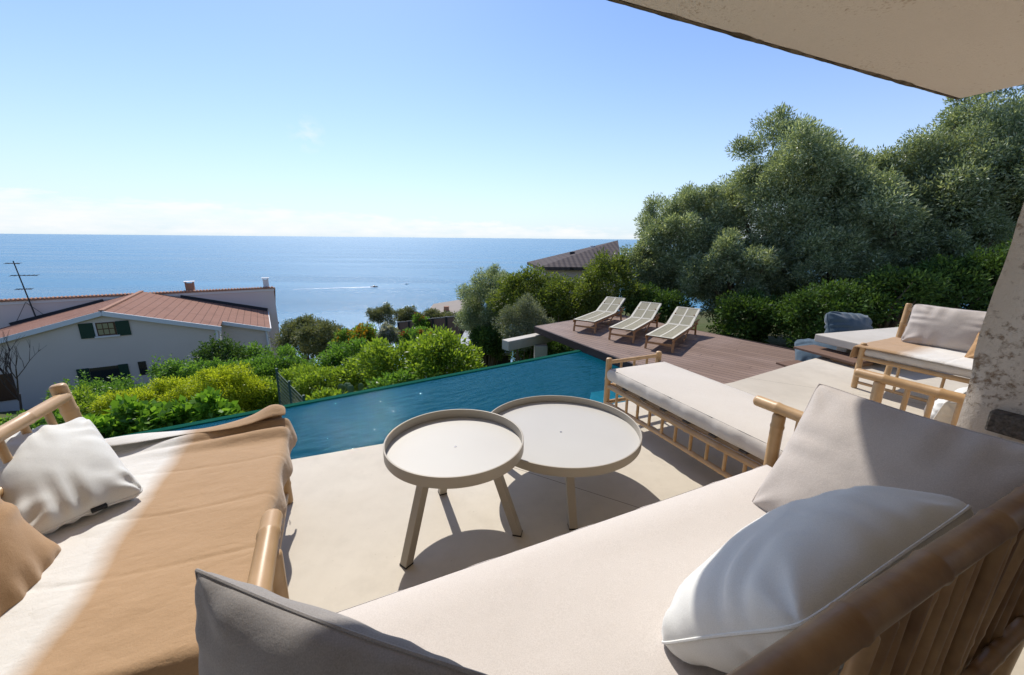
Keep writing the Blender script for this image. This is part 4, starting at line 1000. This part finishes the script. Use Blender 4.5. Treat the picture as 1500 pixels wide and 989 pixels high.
plant('bush', 'tall light green bush with upright shoots behind the first lounger', 'bush', 888, 422, 10.2, 100, 112, L_SHOOT, G3, leaf=(.085, .035), clump=.2, spiky=.35, dens=.8)
plant('bush', 'light green bush left of the one with upright shoots', 'bush', 834, 440, 10.6, 110, 84, L_SHOOT, G3, leaf=(.085, .035), clump=.2, spiky=.25, dens=.8)
plant('bush', 'rounded mid green bush below the brown tiled roof', 'bush', 780, 441, 11.6, 140, 98, L_SHOOT, G3, leaf=(.09, .04), clump=.2, dens=.9)
plant('olive_tree', 'loose blue green olive tree standing against the sea', 'tree', 715, 445, 13.0, 112, 140, L_OLIVE, None, leaf=(.085, .02), clump=.16, spiky=.3, hollow=.3, dens=.8)
plant('olive_tree', 'blue green olive tree merging with the rounded green bush', 'tree', 748, 436, 13.6, 100, 84, L_OLIVE, None, leaf=(.085, .02), clump=.16, spiky=.3, hollow=.3, dens=.8)
plant('olive_bush', 'small silvery olive bush above the concrete beam', 'bush', 770, 475, 9.0, 100, 90, L_GREYOL, None, leaf=(.06, .015), clump=.14, spiky=.2, dens=.6, hollow=.2)
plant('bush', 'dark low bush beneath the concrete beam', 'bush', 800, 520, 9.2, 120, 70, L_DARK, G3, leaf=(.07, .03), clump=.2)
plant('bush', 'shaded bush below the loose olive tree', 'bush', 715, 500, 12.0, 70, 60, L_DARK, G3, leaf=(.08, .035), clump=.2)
G4 = 'garden bushes below the pool rim'
LM = (.085, .040)
for nm, lb, cx, cy, Y, w, h, mt, lf, kw in (
  ('citrus_tree', 'leafy citrus tree with pale leaves at the middle of the pool rim', 650, 533, 7.6, 135, 104, L_LIME, LM, {}),
  ('citrus_tree', 'citrus tree directly left of the pale leaved one', 585, 535, 8.2, 140, 96, L_LIME, LM, {}),
  ('bush', 'low bush right of the cactus', 570, 570, 6.9, 90, 60, L_GREEN, LM, {}),
  ('bush', 'green bush in front of the orange flowers', 510, 535, 10.0, 140, 76, L_GREEN, LM, {}),
  ('bush', 'mid green bush filling the gap left of the citrus trees', 540, 552, 8.6, 110, 70, L_LIME, LM, {}),
  ('bush', 'green bush directly behind the middle golden hedge', 300, 552, 10.5, 150, 60, L_GREEN, (.075, .034), dict(spiky=.2)),
  ('bush', 'lime bush right of the nearest golden hedge bush', 385, 580, 8.6, 90, 70, L_LIME, (.06, .028), {}),
  ('bush', 'green bush behind the broad leaved fig bushes', 130, 606, 8.6, 130, 70, L_LIME, (.07, .032), dict(spiky=.2)),
  ('bush', 'small bright green bush between wire fence and cactus', 478, 590, 6.0, 70, 45, L_LIME, LM, {}),
  ('bush', 'yellow green bush above the wire fence', 462, 562, 8.4, 130, 66, L_LIME, (.06, .026), {}),
  ('bush', 'rounded green bush between the house corner and the wire fence', 405, 545, 10.0, 140, 76, L_GREEN, (.07, .03), {}),
  ('bush', 'rounded golden hedge bush nearest the wire fence', 335, 573, 8.2, 125, 100, L_GOLD, (.055, .022), dict(spiky=.1)),
  ('bush', 'golden hedge bush in the middle of the garden bushes', 262, 583, 8.4, 130, 84, L_GOLD, (.055, .022), dict(spiky=.12)),
  ('bush', 'golden bush left of the other hedge bushes', 190, 600, 8.0, 120, 75, L_GOLD, (.055, .022), dict(spiky=.12)),
  ('fig_bush', 'broad leaved bright fig bush at the pool rim', 300, 605, 5.6, 110, 66, L_FIG, (.13, .10), {}),
  ('fig_bush', 'broad leaved fig bush left of the one at the rim', 210, 622, 5.3, 120, 70, L_FIG, (.13, .10), {}),
  ('fig_bush', 'broad leaved fig bush behind the far loveseat post', 140, 640, 5.0, 100, 70, L_FIG, (.12, .09), {}),
  ('bush', 'green bush behind the loveseat rail', 70, 635, 6.2, 140, 90, L_GREEN, (.08, .04), dict(spiky=.2)),
  ('bush', 'green bush at the left picture edge', -25, 640, 6.6, 130, 90, L_GREEN, (.08, .04), dict(spiky=.2)),
  ('bush', 'leafy bush in front of the ground floor shutters', 150, 582, 11.0, 170, 60, L_GREEN, (.09, .04), dict(spiky=.4, dens=.6)),
  ('bush', 'thin leafy bush in front of the barred window', 265, 545, 13.5, 90, 44, L_GREEN, (.10, .045), dict(spiky=.5, dens=.4)),
  ('bush', 'dark leafy bush at the house downpipe', 325, 520, 14.0, 90, 50, L_DARK, (.11, .05), dict(spiky=.4, dens=.6)),
  ('bush', 'thin bush at the foot of the wing wall', 372, 522, 14.5, 60, 45, L_GREEN, (.10, .045), dict(spiky=.3, dens=.5))):
    kk = dict(clump=.2, hollow=.3, dens=.9); kk.update(kw)
    plant(nm, lb, 'bush' if nm != 'citrus_tree' else 'tree', cx, cy, Y, w, h, mt, G4, leaf=lf, **kk)
G5 = 'flowering shrubs'
plant('flowering_shrub', 'shrub covered in orange yellow flowers', 'shrub', 530, 500, 13.0, 90, 56, L_GREEN, G5, leaf=(.08, .035), clump=.22, extra=(F_ORANGE, .75, .09))
plant('flowering_shrub', 'grey shrub with white flowers right of the orange one', 'shrub', 568, 492, 12.6, 44, 30, L_GREYOL, G5, leaf=(.08, .03), clump=.22, extra=(F_WHITE, .7, .09))
plant('flowering_shrub', 'shrub dotted with red flowers', 'shrub', 612, 493, 12.2, 62, 34, L_GREEN, G5, leaf=(.08, .035), clump=.22, extra=(F_RED, .35, .07))
plant('flowering_shrub', 'shrub with reddish new leaves in front of the brown fence', 'shrub', 617, 472, 18.0, 34, 26, L_GREEN, G5, leaf=(.10, .045), clump=.22, extra=(F_REDTIP, .35, .10))
G6 = 'olive trees towards the sea'
for lb, cx, cy, Y, w, h in (('dull green olive tree right of the pink block', 445, 492, 19, 96, 74), ('olive tree below the sea, left of the orange flowers', 480, 505, 17, 90, 84),
  ('first of the far olive trees along the shore side, leftmost', 560, 462, 26, 52, 34), ('middle far olive tree on the shore side', 596, 463, 27, 50, 32), ('far olive tree in front of the pale flat roof', 636, 466, 26, 60, 30), ('far olive tree right against the loose olive crown', 672, 468, 24, 50, 34)):
    plant('olive_tree', lb, 'tree', cx, cy, Y, w, h, L_PINE, G6, leaf=(.13, .045), clump=.2, hollow=.2, dens=.8, spiky=.2)
# prickly pear
pp = at_y(520, 572, 6.7); pg = gz(pp.x, pp.y); cac = thing('prickly_pear', 'prickly pear cactus with flat pads at the pool rim', 'cactus', (pp.x, pp.y, pg))
def pad(mb, c, w_, h_, az, tilt):
    bm = []; n1, n2 = 14, 9; rot = Euler((tilt, 0, az)).to_matrix(); rows = []
    vs = []; fs = []
    for i in range(n2+1):
        th = math.pi*i/n2
        for j in range(n1):
            ph = 2*math.pi*j/n1; x = math.sin(th)*math.cos(ph)*w_/2; y = math.sin(th)*math.sin(ph)*.022; z = -math.cos(th)*h_/2+h_/2; x *= .72+.28*(z/h_)
            vs.append(rot@Vector((x, y, z))+Vector(c))
    for i in range(n2):
        for j in range(n1): fs.append((i*n1+j, i*n1+(j+1)%n1, (i+1)*n1+(j+1)%n1, (i+1)*n1+j))
    mb.add(vs, fs); return rot@Vector((0, 0, h_))+Vector(c)
q = random.Random(9); hz = pp.z-pg
for i in range(9):
    mb = MB(); c0 = Vector((-.42+.105*i, q.uniform(-.15, .15), hz-.55)); tp2 = pad(mb, c0, .20, .30, q.uniform(-.6, .6), q.uniform(-.2, .2)); mb.build('pad', CACT, cac, True)
    for k in range(2):
        mb = MB(); tp3 = pad(mb, tp2+Vector((.05*(k*2-1), 0, -.03)), .17, .24, q.uniform(-.8, .8), q.uniform(-.3, .3)); mb.build('pad', CACT, cac, True)
        if q.random() < .5: mb = MB(); pad(mb, tp3+Vector((0, 0, -.02)), .13, .17, q.uniform(-1, 1), q.uniform(-.4, .4)); mb.build('pad', CACT, cac, True)
MB().rings([(0, 0, -.1), (0, 0, hz-.45)], [.09, .07], 8).build('stem', CACT, cac, True)
# bare tree at the left
bt = at_y(20, 560, 9.0); bg = gz(bt.x, bt.y); bare = thing('bare_tree', 'leafless dark sapling in front of the house at the left edge', 'tree', (bt.x, bt.y, bg))
q = random.Random(4); tm = MB()
def branch(p, d, L_, r, k):
    d = d.normalized(); e_ = p+d*L_; mid = p+d*L_*.5+Vector((q.uniform(-1, 1), q.uniform(-1, 1), 0))*L_*.05
    tm.rings([p, mid, e_], [r, r*.8, r*.6], 6)
    if k == 0: return
    for i in range(3): branch(p+d*L_*q.uniform(.45, 1.0), d+Vector((q.uniform(-.6, .6), q.uniform(-.6, .6), q.uniform(.0, .5))), L_*.66, r*.55, k-1)
branch(Vector((0, 0, -.2)), Vector((.03, 0, 1)), bt.z-bg+.2-.3, .035, 0)
for i in range(4): branch(Vector((.02, 0, bt.z-bg-.5+.1*i)), Vector((q.uniform(-.5, .5), q.uniform(-.4, .4), 1)), .75, .018, 3)
tm.build('trunk', BARKD, bare, True)
